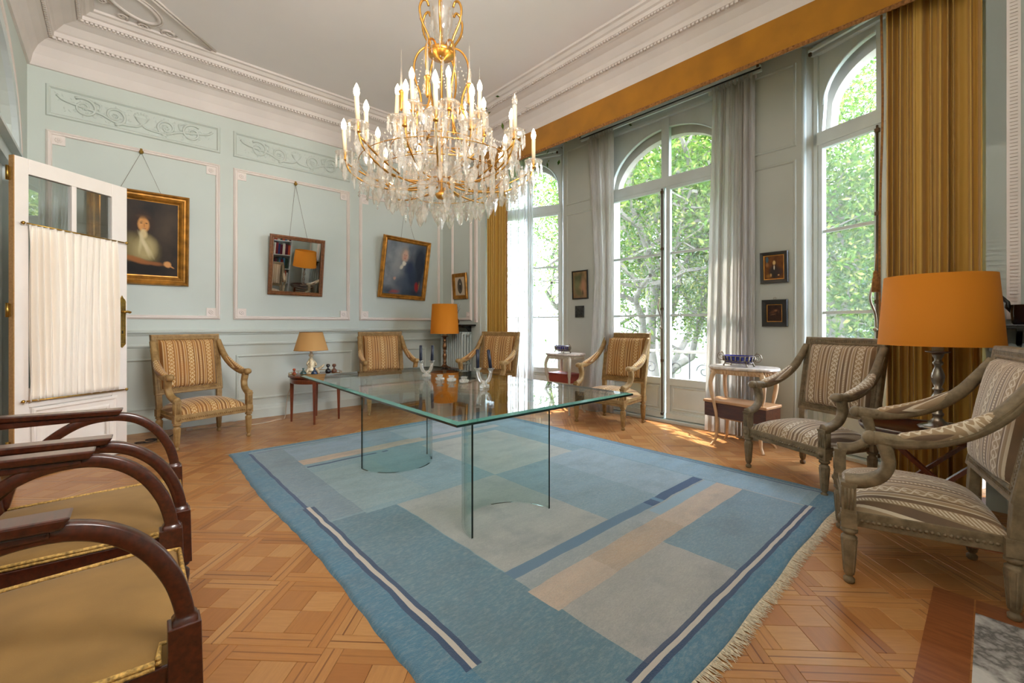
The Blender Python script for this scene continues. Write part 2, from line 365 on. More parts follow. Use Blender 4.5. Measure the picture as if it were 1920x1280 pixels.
sm_ = {'c': (piece_mesh('c', (S-2*W_)/2, (S-2*W_)/2, 'block2'), 'block2', 'parquet_block'), 's': (piece_mesh('s', S-W_, W_, 'strip'), 'strip', 'parquet_strip'), 'b': (piece_mesh('b', (S-2*W_)/2, (S-2*W_)/2, 'block'), 'block', 'parquet_block')}
protos = {}
for d, x, y, r, k in near:
    if k not in protos:
        o = sm_[k][0].build(sm_[k][2], sm_[k][1], fl); protos[k] = o
    else:
        o = protos[k].copy(); C.objects.link(o)
    o.location = (x, y, random.uniform(-.0004, .0003)); o.rotation_euler = (0, 0, radians(45+r+random.choice((0, 180))))
for k in 'sbc':
    b = MB(); src = sm_[k][0]
    for d, x, y, r, kk in far:
        if kk != k: continue
        m = Matrix.Translation((x, y, random.uniform(-.0004, .0003)))@Matrix.Rotation(radians(45+r), 4, 'Z')
        b.add([m@Vector(v) for v in src.v], src.f, False, src.uv)
    b.build('distant_parquet_'+{'s': 'strips', 'b': 'pale_blocks', 'c': 'dark_blocks'}[k], sm_[k][1], fl, kind='stuff')
# hearth
h = struct(MB().box((2.155, -.36, -.003), (.62, .80, .012)), 'trim_1', marble())
b = MB(); b.box((2.527, -.36, -.002), (.12, .80, .008)); b.build('border_plank', 'plank', h); b = MB(); b.box((2.215, .105, -.002), (.745, .12, .0085)); b.build('border_plank', 'plank', h)

def mitred(b, f, x0, x1, z0, z1, prof, back=0.0):
    # picture-frame section run round a rectangle; prof = (inset, height) pairs
    pr = [(prof[0][0], back)]+list(prof)+[(prof[-1][0], back)]
    vs = []
    for i, hgt in pr: vs += [f(x0+i, hgt, z0+i), f(x1-i, hgt, z0+i), f(x1-i, hgt, z1-i), f(x0+i, hgt, z1-i)]
    fs = [(k*4+j, k*4+(j+1) % 4, (k+1)*4+(j+1) % 4, (k+1)*4+j) for k in range(len(pr)-1) for j in range(4)]
    return b.add(vs, fs)
def rail(b, f, u0, u1, prof):
    n = len(prof); vs = [f(u0, o, z) for o, z in prof]+[f(u1, o, z) for o, z in prof]
    return b.add(vs, [tuple(range(n))[::-1], tuple(range(n, 2*n))]+[(k, (k+1) % n, n+(k+1) % n, n+k) for k in range(n)])
fA = lambda x, o, z: (x, YA-o, z)
fB = lambda y, o, z: (XB-o, y, z)
# ---- wall_back (paintings)
wb = struct(MB().box(((XC+XB)/2+.3, YA+.06, 2.0), (XB-XC+.8, .12, 4.2)), 'wall_back', 'wall')
MP = [(0, .006), (.006, .016), (.018, .026), (.028, .018), (.038, .020), (.044, .006)]
def rosette(f, x, z, par, s=.045):
    b = MB(); b.prism([(x-s, z-s), (x+s, z-s), (x+s, z+s), (x-s, z+s)], 0, .012, lambda a, c, h: f(a, h, c))
    for k in range(8):
        a = k*pi/4; cx, cz = x+.018*cos(a), z+.018*sin(a)
        b.add([f(cx+.011*cos(q*pi/3), .012, cz+.011*sin(q*pi/3)) for q in range(6)]+[f(cx, .026, cz)], [(q, (q+1) % 6, 6) for q in range(6)], True)
    b.add([f(x+.01*cos(q*pi/3), .02, z+.01*sin(q*pi/3)) for q in range(6)]+[f(x, .034, z)], [(q, (q+1) % 6, 6) for q in range(6)], True)
    b.build('rosette', 'frame', par)
def scrollwork(b, f, x0, x1, z0, z1, rad=.013):
    cx, cz, H = (x0+x1)/2, (z0+z1)/2, (z1-z0); W2 = (x1-x0)/2; rs = random.Random(3)
    for k in range(70):
        q = (rs.uniform(x0+.02, x1-.02), rs.uniform(z0+.015, z1-.015)); a = rs.uniform(0, 6.28); L = rs.uniform(.012, .024)
        b.add([f(q[0]+L*cos(a), .001, q[1]+L*sin(a)), f(q[0]-.35*L*sin(a), .001, q[1]+.35*L*cos(a)), f(q[0]-L*cos(a), .001, q[1]-L*sin(a)), f(q[0]+.35*L*sin(a), .001, q[1]-.35*L*cos(a)), f(q[0], .010, q[1])], [(0, 1, 4), (1, 2, 4), (2, 3, 4), (3, 0, 4)], True)
    def spiral(ox, oz, r0, a0, d, turns=1.6):
        pts = []; rr = []
        for k in range(34):
            t = k/33; a = a0+d*t*turns*2*pi; r = r0*(1-.86*t)
            pts.append(f(ox+r*cos(a), .006, oz+r*sin(a))); rr.append(rad*(1.1-.5*t))
        b.tube(pts, rr, 5)
        for k in range(0, 30, 3): # leaf blades along the outer side
            t = k/33; a = a0+d*t*turns*2*pi; r = r0*(1-.86*t); L = .045*(1-.5*t)
            p0 = (ox+r*cos(a), oz+r*sin(a)); e = (ox+(r+L)*cos(a+d*.35), oz+(r+L)*sin(a+d*.35))
            if not (z0+.01 < e[1] < z1-.01): e = (e[0], min(max(e[1], z0+.01), z1-.01))
            n = (-(e[1]-p0[1])*.35, (e[0]-p0[0])*.35); m = ((p0[0]+e[0])/2, (p0[1]+e[1])/2)
            b.add([f(p0[0], .003, p0[1]), f(m[0]+n[0], .004, m[1]+n[1]), f(e[0], .003, e[1]), f(m[0]-n[0], .004, m[1]-n[1]), f(m[0], .015, m[1])], [(0, 1, 4), (1, 2, 4), (2, 3, 4), (3, 0, 4)], True)
        for k in range(6):
            a = k*pi/3; q = (ox+.016*cos(a), oz+.016*sin(a)); b.add([f(q[0]+.009*cos(j*pi/2), .003, q[1]+.009*sin(j*pi/2)) for j in range(4)]+[f(q[0], .016, q[1])], [(j, (j+1) % 4, 4) for j in range(4)], True)
    for s in (-1, 1):
        spiral(cx+s*W2*.66, cz+H*.0, H*.44, pi/2+(.7 if s < 0 else -.7), s)
        spiral(cx+s*W2*.32, cz-H*.03, H*.40, -pi/2, -s)
        b.tube(spline([f(cx+s*W2*.95, .006, cz+H*.3), f(cx+s*W2*.85, .006, cz+H*.1), f(cx+s*W2*.5, .006, cz-.02), f(cx+s*W2*.3, .006, cz-H*.33), f(cx+s*W2*.08, .006, cz-H*.3), f(cx, .006, cz-H*.15)], 5), rad*.9, 5)
        b.tube(spline([f(cx+s*W2*.5, .005, cz), f(cx+s*W2*.48, .005, cz+H*.25), f(cx+s*W2*.55, .005, cz+H*.36)], 4), rad*.7, 5)
    b.lathe([(.004, -.055), (.028, -.05), (.012, -.03), (.04, 0), (.055, .03), (.06, .034)], f(cx, .002, cz), 10, 1, .3)
    for k in range(7):
        a = k*pi/6; q = (cx+.05*cos(a), cz+.045+.035*sin(a)); b.add([f(q[0]+.016*cos(j*pi/3), .002, q[1]+.016*sin(j*pi/3)) for j in range(6)]+[f(q[0], .02, q[1])], [(j, (j+1) % 6, 6) for j in range(6)], True)
for (x0, x1) in ((-.475, .892), (1.02, 2.388), (2.52, 3.842)):
    b = MB(); mitred(b, fA, x0, x1, 1.175, 2.94, MP); o = b.build('panel_moulding', 'frame', wb)
    for x in (x0+.085, x1-.085):
        for z in (1.26, 2.855): rosette(fA, x, z, o)
    b = MB(); mitred(b, fA, x0, x1, 3.07, 3.367, [(0, .004), (.008, .018), (.022, .022), (.034, .006)])
    b.build('frieze_moulding', 'wall', wb)
    b = MB(); scrollwork(b, fA, x0+.04, x1-.04, 3.11, 3.33); b.build('frieze_scrollwork', 'wall', wb)
b = MB(); rail(b, fA, XC, XB, [(0, 1.00), (.016, 1.005), (.022, 1.02), (.04, 1.03), (.045, 1.045), (.03, 1.055), (0, 1.06)]); b.build('chair_rail', 'wall', wb)
b = MB(); rail(b, fA, XC, XB, [(0, .875), (.016, .88), (.02, .895), (.012, .91), (0, .912)]); b.build('lower_chair_rail', 'wall', wb)
for (x0, x1) in ((-.5, .87), (.96, .985), (1.045, 2.42), (2.54, 3.6)):
    if x1-x0 < .2: continue
    b = MB(); mitred(b, fA, x0, x1, .225, .765, [(0, .004), (.006, .014), (.018, .016), (.03, .003)]); b.build('wainscot_panel', 'wall', wb)
bb = MB(); rail(bb, fA, XC, XB, [(0, 0), (.03, 0), (.03, .10), (.022, .115), (.018, .13), (.012, .15), (0, .155)]); struct(bb, 'baseboard_back', 'wall')
# ---- wall_left with the arched opening
b = MB()
b.box((XC-.06, (5.2+YA)/2, 2), (.12, YA-5.2, 4.2)); b.box((XC-.06, .99, 2), (.12, 3.82, 4.2)); 
N = 28
for k in range(N):
    y0 = 2.9+2.3*k/N; y1 = 2.9+2.3*(k+1)/N
    za, zb = [2.38+.78*sqrt(max(0, 1-((y-4.05)/1.15)**2)) for y in (y0, y1)]
    b.hexa([(XC-.12, y0, za), (XC, y0, za), (XC, y1, zb), (XC-.12, y1, zb), (XC-.12, y0, 4.1), (XC, y0, 4.1), (XC, y1, 4.1), (XC-.12, y1, 4.1)])
wl = struct(b, 'wall_left', 'wall')
arc = [(4.05+1.15*cos(pi*k/28), 2.38+.78*sin(pi*k/28)) for k in range(29)]
for nm, d0, d1, o_, mt in (('arch_casing', .0, .09, .035, 'window'), ('arch_moulding', .17, .215, .03, 'frame')):
    b = MB(); vs = []
    pts = [(5.2, 0)]+arc+[(2.9, 0)]
    for i, (y, z) in enumerate(pts):
        if i == 0: n = (1, 0)
        elif i == len(pts)-1: n = (-1, 0)
        else:
            n = ((y-4.05)/1.15**2, (z-2.38)/.78**2); q = hypot(*n); n = (n[0]/q, n[1]/q)
        for dd in (d0, d1):
            for oo in (0, o_): vs.append((XC+oo, y+n[0]*dd, z+n[1]*dd))
    fs = [(4*i+a, 4*i+c, 4*i+4+c, 4*i+4+a) for i in range(len(pts)-1) for a, c in ((0, 1), (1, 3), (3, 2), (2, 0))]
    b.add(vs, fs); b.build(nm, mt, wl)
b = MB(); b.box((XC-.05, 4.05, 2.40), (.10, 2.3, .10)); b.box((XC-.02, 4.05, 2.46), (.14, 2.3, .025))
for a in (22, 45, 68, 90, 112, 135, 158):
    a = radians(a); b.tube([(XC-.05, 4.05+.35*cos(a), 2.44+.24*sin(a)), (XC-.05, 4.05+1.15*cos(a), 2.38+.78*sin(a))], .014, 4)
b.tube([(XC-.05, 4.05+.4*cos(pi*k/16), 2.44+.27*sin(pi*k/16)) for k in range(17)], .014, 4)
b.box((XC-.06, 4.72, 1.17), (.09, .05, 2.36)); b.box((XC-.06, 5.17, 1.17), (.09, .06, 2.36)); b.box((XC-.07, 4.94, 1.17), (.04, .42, 2.36)); b.build('fanlight_frame', 'window', wl)
b = MB(); b.add([(XC-.05, 4.05, 2.45)]+[(XC-.05, y, z) for y, z in arc], [(0, k+1, k+2) for k in range(28)]); b.build('fanlight_glass', 'glass', wl)
hb = MB(); hb.box((-2.2, 4.0, 1.9), (.1, 5.0, 4.2)); hb.box((-1.45, 4.0, 4.0), (1.6, 5.0, .1)); hb.box((-1.45, 1.5, 1.9), (1.6, .1, 4.2)); hb.box((-1.45, 6.45, 1.9), (1.6, .1, 4.2)); struct(hb, 'trim_2', plain('hall_wall_beige', (196, 184, 166), .8, var=.02))
# ---- wall_right segments in the room plane
b = MB(); b.box((XB+.05, (4.965+YA)/2, 2), (.1, YA-4.965, 4.2)); b.box((XB+.05, -.39, 2), (.1, .82, 4.2)); b.box((XB+.05, 2.5, 3.86), (.1, 5.3, .58))
b.box((XB+.3, 5.14, 1.9), (.6, .12, 3.6)); b.box((XB+.3, -.04, 1.9), (.6, .12, 3.6)); b.box((XB+.47, .03, 1.9), (.26, .08, 3.6))
wr = struct(b, 'wall_right', 'wall')
for y0, y1 in ((5.155, 5.67), (-.75, -.13)):
    b = MB(); mitred(b, fB, y0, y1, 1.175, 2.94, MP); o = b.build('panel_moulding', 'frame', wr)
    for y in (y0+.085, y1-.085): rosette(fB, y, 1.26, o); rosette(fB, y, 2.855, o)
for y in (5.045, -.09):
    b = MB(); b.box((XB-.012, y+.0, 2.3), (.024, .055, 2.3)); o = b.build('pilaster_strip', 'frame', wr)
    b = MB()
    for k in range(110): b.box((XB-.027, y, 1.2+k*.0205), (.008, .03, .011))
    b.build('pilaster_beading', 'frame', o, kind='stuff')
b = MB()
for k in range(1): pass
wD = struct(MB().box((1.65, -.86, 2), (4.7, .12, 4.2)), 'wall_rear', 'wall')
# ---- bay
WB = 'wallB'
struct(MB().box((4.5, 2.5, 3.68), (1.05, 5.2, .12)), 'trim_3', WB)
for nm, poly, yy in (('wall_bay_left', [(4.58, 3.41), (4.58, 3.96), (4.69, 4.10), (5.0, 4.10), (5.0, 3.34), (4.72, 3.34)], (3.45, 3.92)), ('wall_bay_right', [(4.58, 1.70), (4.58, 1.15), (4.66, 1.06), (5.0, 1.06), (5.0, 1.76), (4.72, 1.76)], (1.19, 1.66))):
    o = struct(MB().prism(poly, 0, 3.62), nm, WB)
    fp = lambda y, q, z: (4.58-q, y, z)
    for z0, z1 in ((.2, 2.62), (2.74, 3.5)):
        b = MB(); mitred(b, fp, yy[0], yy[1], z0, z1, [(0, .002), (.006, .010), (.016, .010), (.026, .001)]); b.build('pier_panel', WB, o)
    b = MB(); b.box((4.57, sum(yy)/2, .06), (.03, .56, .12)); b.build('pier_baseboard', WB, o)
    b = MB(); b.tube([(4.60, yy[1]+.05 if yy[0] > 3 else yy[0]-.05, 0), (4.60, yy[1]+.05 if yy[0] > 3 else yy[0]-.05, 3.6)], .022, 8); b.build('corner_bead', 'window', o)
# ---- windows
def window(idx, P0, D, N_, W, panes, arch, label):
    D = Vector((D[0], D[1], 0)).normalized(); N_ = Vector((N_[0], N_[1], 0)).normalized(); P0 = Vector((P0[0], P0[1], 0))
    f = lambda u, o, z: P0+D*u+N_*o+Vector((0, 0, z))
    r = bpy.data.objects.new('window_%d' % idx, None); C.objects.link(r); r['kind'] = 'structure'
    bx = lambda b, u0, u1, o0, o1, z0, z1: b.hexa([f(u0, o0, z0), f(u1, o0, z0), f(u1, o1, z0), f(u0, o1, z0), f(u0, o0, z1), f(u1, o0, z1), f(u1, o1, z1), f(u0, o1, z1)])
    cu = (panes[0][1]+panes[1][0])/2; m0, m1 = panes[0][1], panes[1][0]; a, sp, bb = arch
    b = MB(); bx(b, 0, panes[0][0]-.035, -.06, .03, 0, 3.62); bx(b, panes[1][1]+.035, W, -.06, .03, 0, 3.62); bx(b, m0+.012, m1-.012, -.04, .02, 2.78, 3.6); bx(b, 0, W, -.05, .03, 2.715, 2.83)
    bx(b, 0, W, -.05, .035, 3.55, 3.62); bx(b, 0, W, -.05, .05, 3.52, 3.555); bx(b, 0, W, -.08, .10, -.01, .03); b.build('window_frame', 'window', r, bevel=.004)
    # spandrel with arched cut
    b = MB(); n = 36; us = [panes[0][0]-.04+(panes[1][1]-panes[0][0]+.08)*k/n for k in range(n+1)]
    az = lambda u: sp+bb*sqrt(max(0, 1-((u-cu)/a)**2)) if abs(u-cu) < a else 2.80
    for k in range(n):
        z0, z1 = az(us[k]), az(us[k+1])
        b.hexa([f(us[k], -.035, z0), f(us[k+1], -.035, z1), f(us[k+1], .005, z1), f(us[k], .005, z0), f(us[k], -.035, 3.58), f(us[k+1], -.035, 3.58), f(us[k+1], .005, 3.58), f(us[k], .005, 3.58)])
    b.build('arched_spandrel', 'window', r)
    b = MB(); b.tube([f(cu+(a+.004)*cos(pi*k/36), .006, sp+(bb+.004)*sin(pi*k/36)) for k in range(37)], .010, 6); b.build('arch_bead', 'window', r)
    # stone arch of the facade outside, seen through the fanlight
    b = MB()
    for k in range(n):
        z0, z1 = az(us[k])-.07, az(us[k+1])-.07
        b.hexa([f(us[k], -.20, z0), f(us[k+1], -.20, z1), f(us[k+1], -.10, z1), f(us[k], -.10, z0), f(us[k], -.20, 3.9), f(us[k+1], -.20, 3.9), f(us[k+1], -.10, 3.9), f(us[k], -.10, 3.9)])
    b.build('outer_stone_arch', 'white', r)
    b = MB(); bx(b, -.02, panes[0][0]-.04, -.10, -.06, -.3, 3.7); bx(b, panes[1][1]+.04, W+.02, -.10, -.06, -.3, 3.7); b.build('outer_stone_jamb', 'white', r)
    for (p0, p1) in panes:
        b = MB(); b.add([f(p0-.03, -.02, 2.81), f(p1+.03, -.02, 2.81), f(p1+.03, -.02, 3.56), f(p0-.03, -.02, 3.56)], [(0, 1, 2, 3)]); b.build('fanlight_pane', 'glass', r)
        b = MB(); i0 = .035 if p0 == panes[0][0] else .048; i1 = .048 if p0 == panes[0][0] else .035
        bx(b, p0-i0, p0, -.03, .02, .03, 2.74); bx(b, p1, p1+i1, -.03, .02, .03, 2.74); bx(b, p0, p1, -.03, .02, 2.68, 2.74); bx(b, p0, p1, -.03, .02, .42, .50); bx(b, p0, p1, -.03, .02, .03, .12); bx(b, p0, p1, -.02, .0, .1, .45)
        leaf = b.build('casement', 'window', r, bevel=.003)
        b = MB(); mitred(b, lambda x, o, z: f(x, o, z), p0+.02, p1-.02, .14, .405, [(0, .002), (.008, .012), (.02, .004)], 0); b.build('kick_panel_moulding', 'window', leaf)
        b = MB(); bx(b, p0-i0+.01, p1+i1-.01, .02, .045, .04, .10); b.build('weather_board', 'window', leaf)
        for z0, z1 in ((.50, 1.212), (1.236, 1.93), (1.954, 2.68)):
            b = MB(); b.add([f(p0, -.008, z0), f(p1, -.008, z0), f(p1, -.008, z1), f(p0, -.008, z1)], [(0, 1, 2, 3)]); b.build('pane', 'glass', leaf)
        for z in (1.224, 1.942):
            b = MB(); bx(b, p0, p1, -.022, .008, z-.013, z+.013); b.build('muntin', 'window', leaf)
    b = MB(); um = m0+.03; b.tube([f(um, .036, .05), f(um, .036, 2.70)], .008, 8)
    for z in (.08, .7, 1.3, 2.0, 2.66): b.box(f(um, .03, z), (.03, .03, .03), atan2(D[1], D[0]))
    bolt = b.build('bolt_rod', 'brown_metal', r)
    b = MB(); b.tube(spline([f(um, .045, 1.08), f(um, .06, 1.2), f(um-.02, .09, 1.32), f(um-.01, .075, 1.42)], 5), [.012, .010]+[.009]*20, 7) if False else b.tube(spline([f(um, .045, 1.08), f(um, .06, 1.2), f(um-.02, .09, 1.32), f(um-.01, .075, 1.42)], 5), .010, 7); b.lathe([(.001, -.02), (.02, 0), (.001, .02)], f(um, .06, 1.08), 8); b.build('bolt_handle', 'silver', bolt)
    return f
f1 = window(1, (4.715, 4.085), (-.368, .93), (-.93, -.368), 1.06, ((.08, .48), (.58, .98)), (.45, 3.07, .40), '')
f2 = window(2, (4.75, 3.35), (0, -1), (-1, 0), 1.60, ((.06, .74), (.86, 1.54)), (.74, 2.82, .59), '')
f3 = window(3, (4.68, 1.075), (-.34, -.94), (-.94, .34), 1.06, ((.08, .48), (.58, .98)), (.45, 3.07, .40), '')
# ---- ceiling, cornice
struct(MB().box((1.6, 2.5, ZC+.08), (5.2, 7.2, .16)), 'ceiling', 'plaster')
prof = [(-.01, 3.498), (.018, 3.503), (.026, 3.53), (.04, 3.60), (.075, 3.675), (.12, 3.72), (.148, 3.735), (.15, 3.745), (.18, 3.75), (.185, 3.79), (.20, 3.80), (.25, 3.85), (.31, 3.872), (.335, 3.876), (.338, 3.888), (.372, 3.892), (.376, 3.925), (.40, 3.93), (.425, 3.955), (.45, 3.96), (.455, 3.985)]
b = MB(); vs = []
for o, z in prof: vs += [(XC+o, -.8, z), (XC+o, YA-o, z), (XB-o, YA-o, z), (XB-o, -.8, z)]
b.add(vs, [(k*4+j, k*4+j+1, k*4+5+j, k*4+4+j) for k in range(len(prof)-1) for j in range(3)])
cn = struct(b, 'trim_4', 'cornice')
for nm, o, z, sp, sz in (('egg_beading', .163, 3.742, .036, (.022, .022, .026)), ('leaf_beading', .355, 3.884, .03, (.018, .02, .016))):
    b = MB(); x = XC+o+.02
    while x < XB-o: b.box((x, YA-o, z), sz); x += sp
    y = -.7
    while y < YA-o: b.box((XC+o, y, z), (sz[1], sz[0], sz[2])); y += sp
    y = -.7
    while y < YA-o: b.box((XB-o, y, z), (sz[1], sz[0], sz[2])); y += sp
    b.build(nm, 'cornice', cn, kind='stuff')
# corner ornament of the ceiling
fc = lambda p: (p[0], p[1], ZC)
a0, a1, a2 = (XC+.47, YA-.47), (.74, YA-.47), (XC+.47, 4.60)
b = MB()
for off, rr in ((0, .016), (.045, .010)):
    p1 = (a1[0]+off, a1[1]); p2 = (a2[0], a2[1]-off); b.tube([(p1[0], p1[1], ZC-.005), (p2[0], p2[1], ZC-.005)], rr, 6)
t4 = struct(b, 'trim_5', 'cornice')
b = MB(); b.tube([(.12+.15*cos(2*pi*k/40)*.9-.10*sin(2*pi*k/40)*0, 5.25, 0) for k in range(1)]*2, .001, 3) if False else None
b = MB(); ang = atan2(a1[1]-a2[1], a1[0]-a2[0]); cx, cy = .13, 5.20
def ov(ra, rb, k, n, dz=0):
    p, q = ra*cos(2*pi*k/n), rb*sin(2*pi*k/n); return (cx+p*cos(ang)-q*sin(ang), cy+p*sin(ang)+q*cos(ang), ZC+dz)
b.tube([ov(.22, .13, k, 40) for k in range(40)], .018, 6, closed=True); b.tube([ov(.25, .16, k, 40) for k in range(40)], .010, 5, closed=True); b.build('oval_medallion', 'cornice', t4)
b = MB()
fs_ = lambda u, o, v: (cx+u*cos(ang)-v*sin(ang), cy+u*sin(ang)+v*cos(ang), ZC-o)
for s in (-1, 1):
    for (u, v, r, d) in ((.36, -.02, .075, 1), (.50, -.045, .05, -1), (.24, .13, .05, 1), (.10, .21, .04, -1), (.58, -.02, .03, 1)):
        b.tube([fs_(s*(u+r*(1-.85*t/20)*cos(d*t*.45)), .006, v+r*(1-.85*t/20)*sin(d*t*.45)) for t in range(21)], .010, 5)
        for t in range(0, 18, 3):
            a = d*t*.45; R0 = r*(1-.85*t/20); b.add([fs_(s*(u+R0*cos(a)), .003, v+R0*sin(a)), fs_(s*(u+(R0+.02)*cos(a+.3)), .012, v+(R0+.02)*sin(a+.3)), fs_(s*(u+(R0+.035)*cos(a+.1)), .003, v+(R0+.035)*sin(a+.1)), fs_(s*(u+(R0+.02)*cos(a-.1)), .012, v+(R0+.02)*sin(a-.1))], [(0, 1, 2, 3)], True)
b.build('ceiling_scrollwork', 'cornice', t4)

# ================================================================ DOOR LEAF
d1 = bpy.data.objects.new('door_1', None); C.objects.link(d1); d1['kind'] = 'structure'; d1.location = (-.523, 4.609, 0); d1.rotation_euler = (0, 0, radians(38.5))
b = MB(); bx3 = lambda b, x0, x1, y0, y1, z0, z1: b.box(((x0+x1)/2, (y0+y1)/2, (z0+z1)/2), (x1-x0, y1-y0, z1-z0))
T = .042
bx3(b, .006, .086, 0, T, .01, 2.31); bx3(b, .649, .772, 0, T, .01, 2.31); bx3(b, .086, .649, 0, T, 2.20, 2.31); bx3(b, .086, .649, 0, T, .52, .66); bx3(b, .086, .649, 0, T, .01, .14); bx3(b, .355, .388, 0, T, .66, 2.2); bx3(b, .086, .649, .012, T-.012, .1, .55)
b.build('door_frame', 'door', d1, bevel=.003)
b = MB(); bx3(b, 0, .006, 0, T, .01, 2.31); b.build('bare_edge', 'rawwood', d1)
fd = lambda x, h, z: (x, -h, z)
for x0, x1 in ((.086, .355), (.388, .649)):
    b = MB(); b.box(((x0+x1)/2, T/2, 1.43), (x1-x0, .004, 1.56)); b.build('pane', clear('old_door_glass', (.9, .93, .92), .30) if x0 < .1 else bpy.data.materials['old_door_glass'], d1)
b = MB(); mitred(b, fd, .10, .69, .115, .515, [(0, .001), (.008, .012), (.02, .014), (.032, .002), (.06, .0), (.075, .012), (.09, .012)], 0); b.build('kick_panel_moulding', 'door', d1)
b = MB(); b.prism([(.698, .95), (.711, .935), (.727, .918), (.743, .935), (.756, .95), (.756, 1.32), (.747, 1.34), (.739, 1.345), (.727, 1.37), (.715, 1.345), (.707, 1.34), (.698, 1.32)], 0, .008, lambda x, z, h: (x, -h, z))
pl = b.build('lock_plate', 'brass', d1, bevel=.001)
b = MB()
for i in range(3):
    for j in range(26):
        if abs(j-6) < 2: continue
        b.box((.713+i*.014, -.0085, .965+j*.0135), (.005, .003, .006), pi/4, 'Y')
b.build('lattice_piercing', 'black', pl, kind='stuff')
b = MB(); b.lathe([(.012, 0), (.012, .035)], (.727, -.006, 1.227), 10, m=Matrix.Rotation(pi/2, 3, 'X')); b.tube(spline([(.727, -.040, 1.227), (.738, -.044, 1.230), (.752, -.044, 1.228), (.766, -.042, 1.224)], 4), [(.009, .012)]*13, 8); b.build('lever', 'brass', pl)
b = MB(); b.lathe([(.006, 0), (.006, .004)], (.727, -.005, 1.06), 8, m=Matrix.Rotation(pi/2, 3, 'X')); b.box((.727, -.010, 1.05), (.006, .004, .02)); b.build('keyhole', 'black', pl)
for z in (2.18, 1.22, .25):
    b = MB(); b.tube([(-.018, T*.6, z-.05), (-.018, T*.6, z+.05)], .010, 8); b.box((-.006, T*.6, z), (.02, .004, .09)); b.build('hinge', 'brass', d1)
# gathered cloth on the door
dc = thing('door_curtain', 'cream gathered cloth stretched between two rods on the open white door', 'curtain', (-.523, 4.609, 0), radians(38.5))
def gather(u, v):
    z = 1.835-v*1.27+.0*u; x = .068+.612*u
    ph = 2*pi*(14*u+.5*sin(5*u)+.25*sin(3*v+9*u)); amp = .019*(.75+.5*sin(7*u+2*v))
    pin = (2*abs(v-.5))**8
    return (x+.001*sin(ph*1.7), -.028-amp*(1-.6*pin)*sin(ph)-.002*(1-pin)*sin(ph*2.3+v*2), z)
b = MB(); b.grid(gather, 240, 30); b.build('cloth', 'doorcloth', dc, solid=.002)
for z, sl in ((1.835, 0), (.568, 0)):
    b = MB(); b.tube([(.055, -.03, z+.005), (.725, -.03, z-.01)], .0055, 8); b.lathe([(.001, 0), (.012, .01), (.012, .018), (.001, .03)], (.05, -.03, z+.005), 8, m=Matrix.Rotation(-pi/2, 3, 'Y')); b.lathe([(.001, 0), (.012, .01), (.012, .018), (.001, .03)], (.73, -.03, z-.01), 8, m=Matrix.Rotation(pi/2, 3, 'Y')); b.build('curtain_rod', 'brass', dc)

# ================================================================ WINDOW DRESSING
pm = thing('pelmet', 'long ochre velvet pelmet with brown fringe above the three windows', 'pelmet', (0, 0, 0))
b = MB(); b.box((XB-.018, 2.54, 3.395), (.03, 5.07, .29)); b.build('velvet_band', 'valance', pm)
b = MB()
b.grid(lambda u, v: (XB-.037-.004*sin(u*900), .005+5.07*u, 3.262-.028*v+.002*sin(u*1400)), 1500, 2); b.tube([(XB-.036, .01, 3.262), (XB-.036, 5.07, 3.262)], .006, 6); b.build('fringe', 'fringe', pm, solid=.004)
def drape(p0, p1, z0, z1, folds, amp, seed, spread=1.0, nu=180, nv=30, taper=None, top=.0):
    rnd = random.Random(seed); ph = [rnd.uniform(0, 6.28) for _ in range(8)]
    P0, P1 = Vector((p0[0], p0[1], 0)), Vector((p1[0], p1[1], 0)); D = P1-P0; L = D.length; D = D/L; Nn = Vector((-D.y, D.x, 0))
    def f(u, v):
        z = z1+(z0-z1)*v; uu = u
        w = u*folds+.35*sin(2*pi*u*2.1+ph[0])+.22*sin(2*pi*u*4.7+ph[1]+v*.8)
        a = amp*(.65+.35*sin(2*pi*u*3.3+ph[2]))*(.75+.35*v)
        o = a*sin(2*pi*w)+amp*.12*sin(4*pi*w+ph[3]+v)
        s = L*u
        if taper: c, k = taper; q = k(v); s = L*(c+(u-c)*q)
        return P0+D*(s+.18*a*cos(2*pi*w))+Nn*o+Vector((0, 0, z))
    return f, nu, nv
def curtain(name, label, f, mat, group, extra=None):
    r = thing(name, label, 'curtain', (0, 0, 0), 0, group); b = MB(); b.grid(*f); b.build('fabric', mat, r, solid=.003); return r
cr = curtain('gold_curtain', 'ochre silk floor-length curtain at right behind the big amber lamp', drape((4.03, .035), (4.03, .50), .015, 3.56, 10, .05, 3, nu=340), 'curtain', 'ochre silk curtains')
b = MB(); b.tube(spline([(4.0, .52, 3.3), (4.01, .515, 2.6), (4.0, .53, 1.7), (4.0, .52, .4)], 8), .007, 6); b.build('braid', 'fringe', cr)
b = MB(); b.tube([(3.99, .545, 1.62), (3.985, .55, 1.5)], .004, 5); b.lathe([(.008, .0), (.016, -.02), (.012, -.035), (.02, -.06), (.024, -.15), (.001, -.15)], (3.985, .55, 1.50), 12); b.build('tassel', 'fringe', cr)
cl = curtain('gold_curtain', 'ochre silk floor-length curtain in the far corner by the small gilt picture', drape((4.03, 4.52), (4.03, 4.985), .015, 3.56, 9, .040, 5, nu=240), 'curtain', 'ochre silk curtains')
b = MB(); b.tube(spline([(4.0, 4.50, 3.3), (4.0, 4.50, 1.7), (4.0, 4.5, .1)], 8), .008, 6); b.build('braid', 'fringe', cl)
G_ = 'grey sheer curtains at the bay windows'
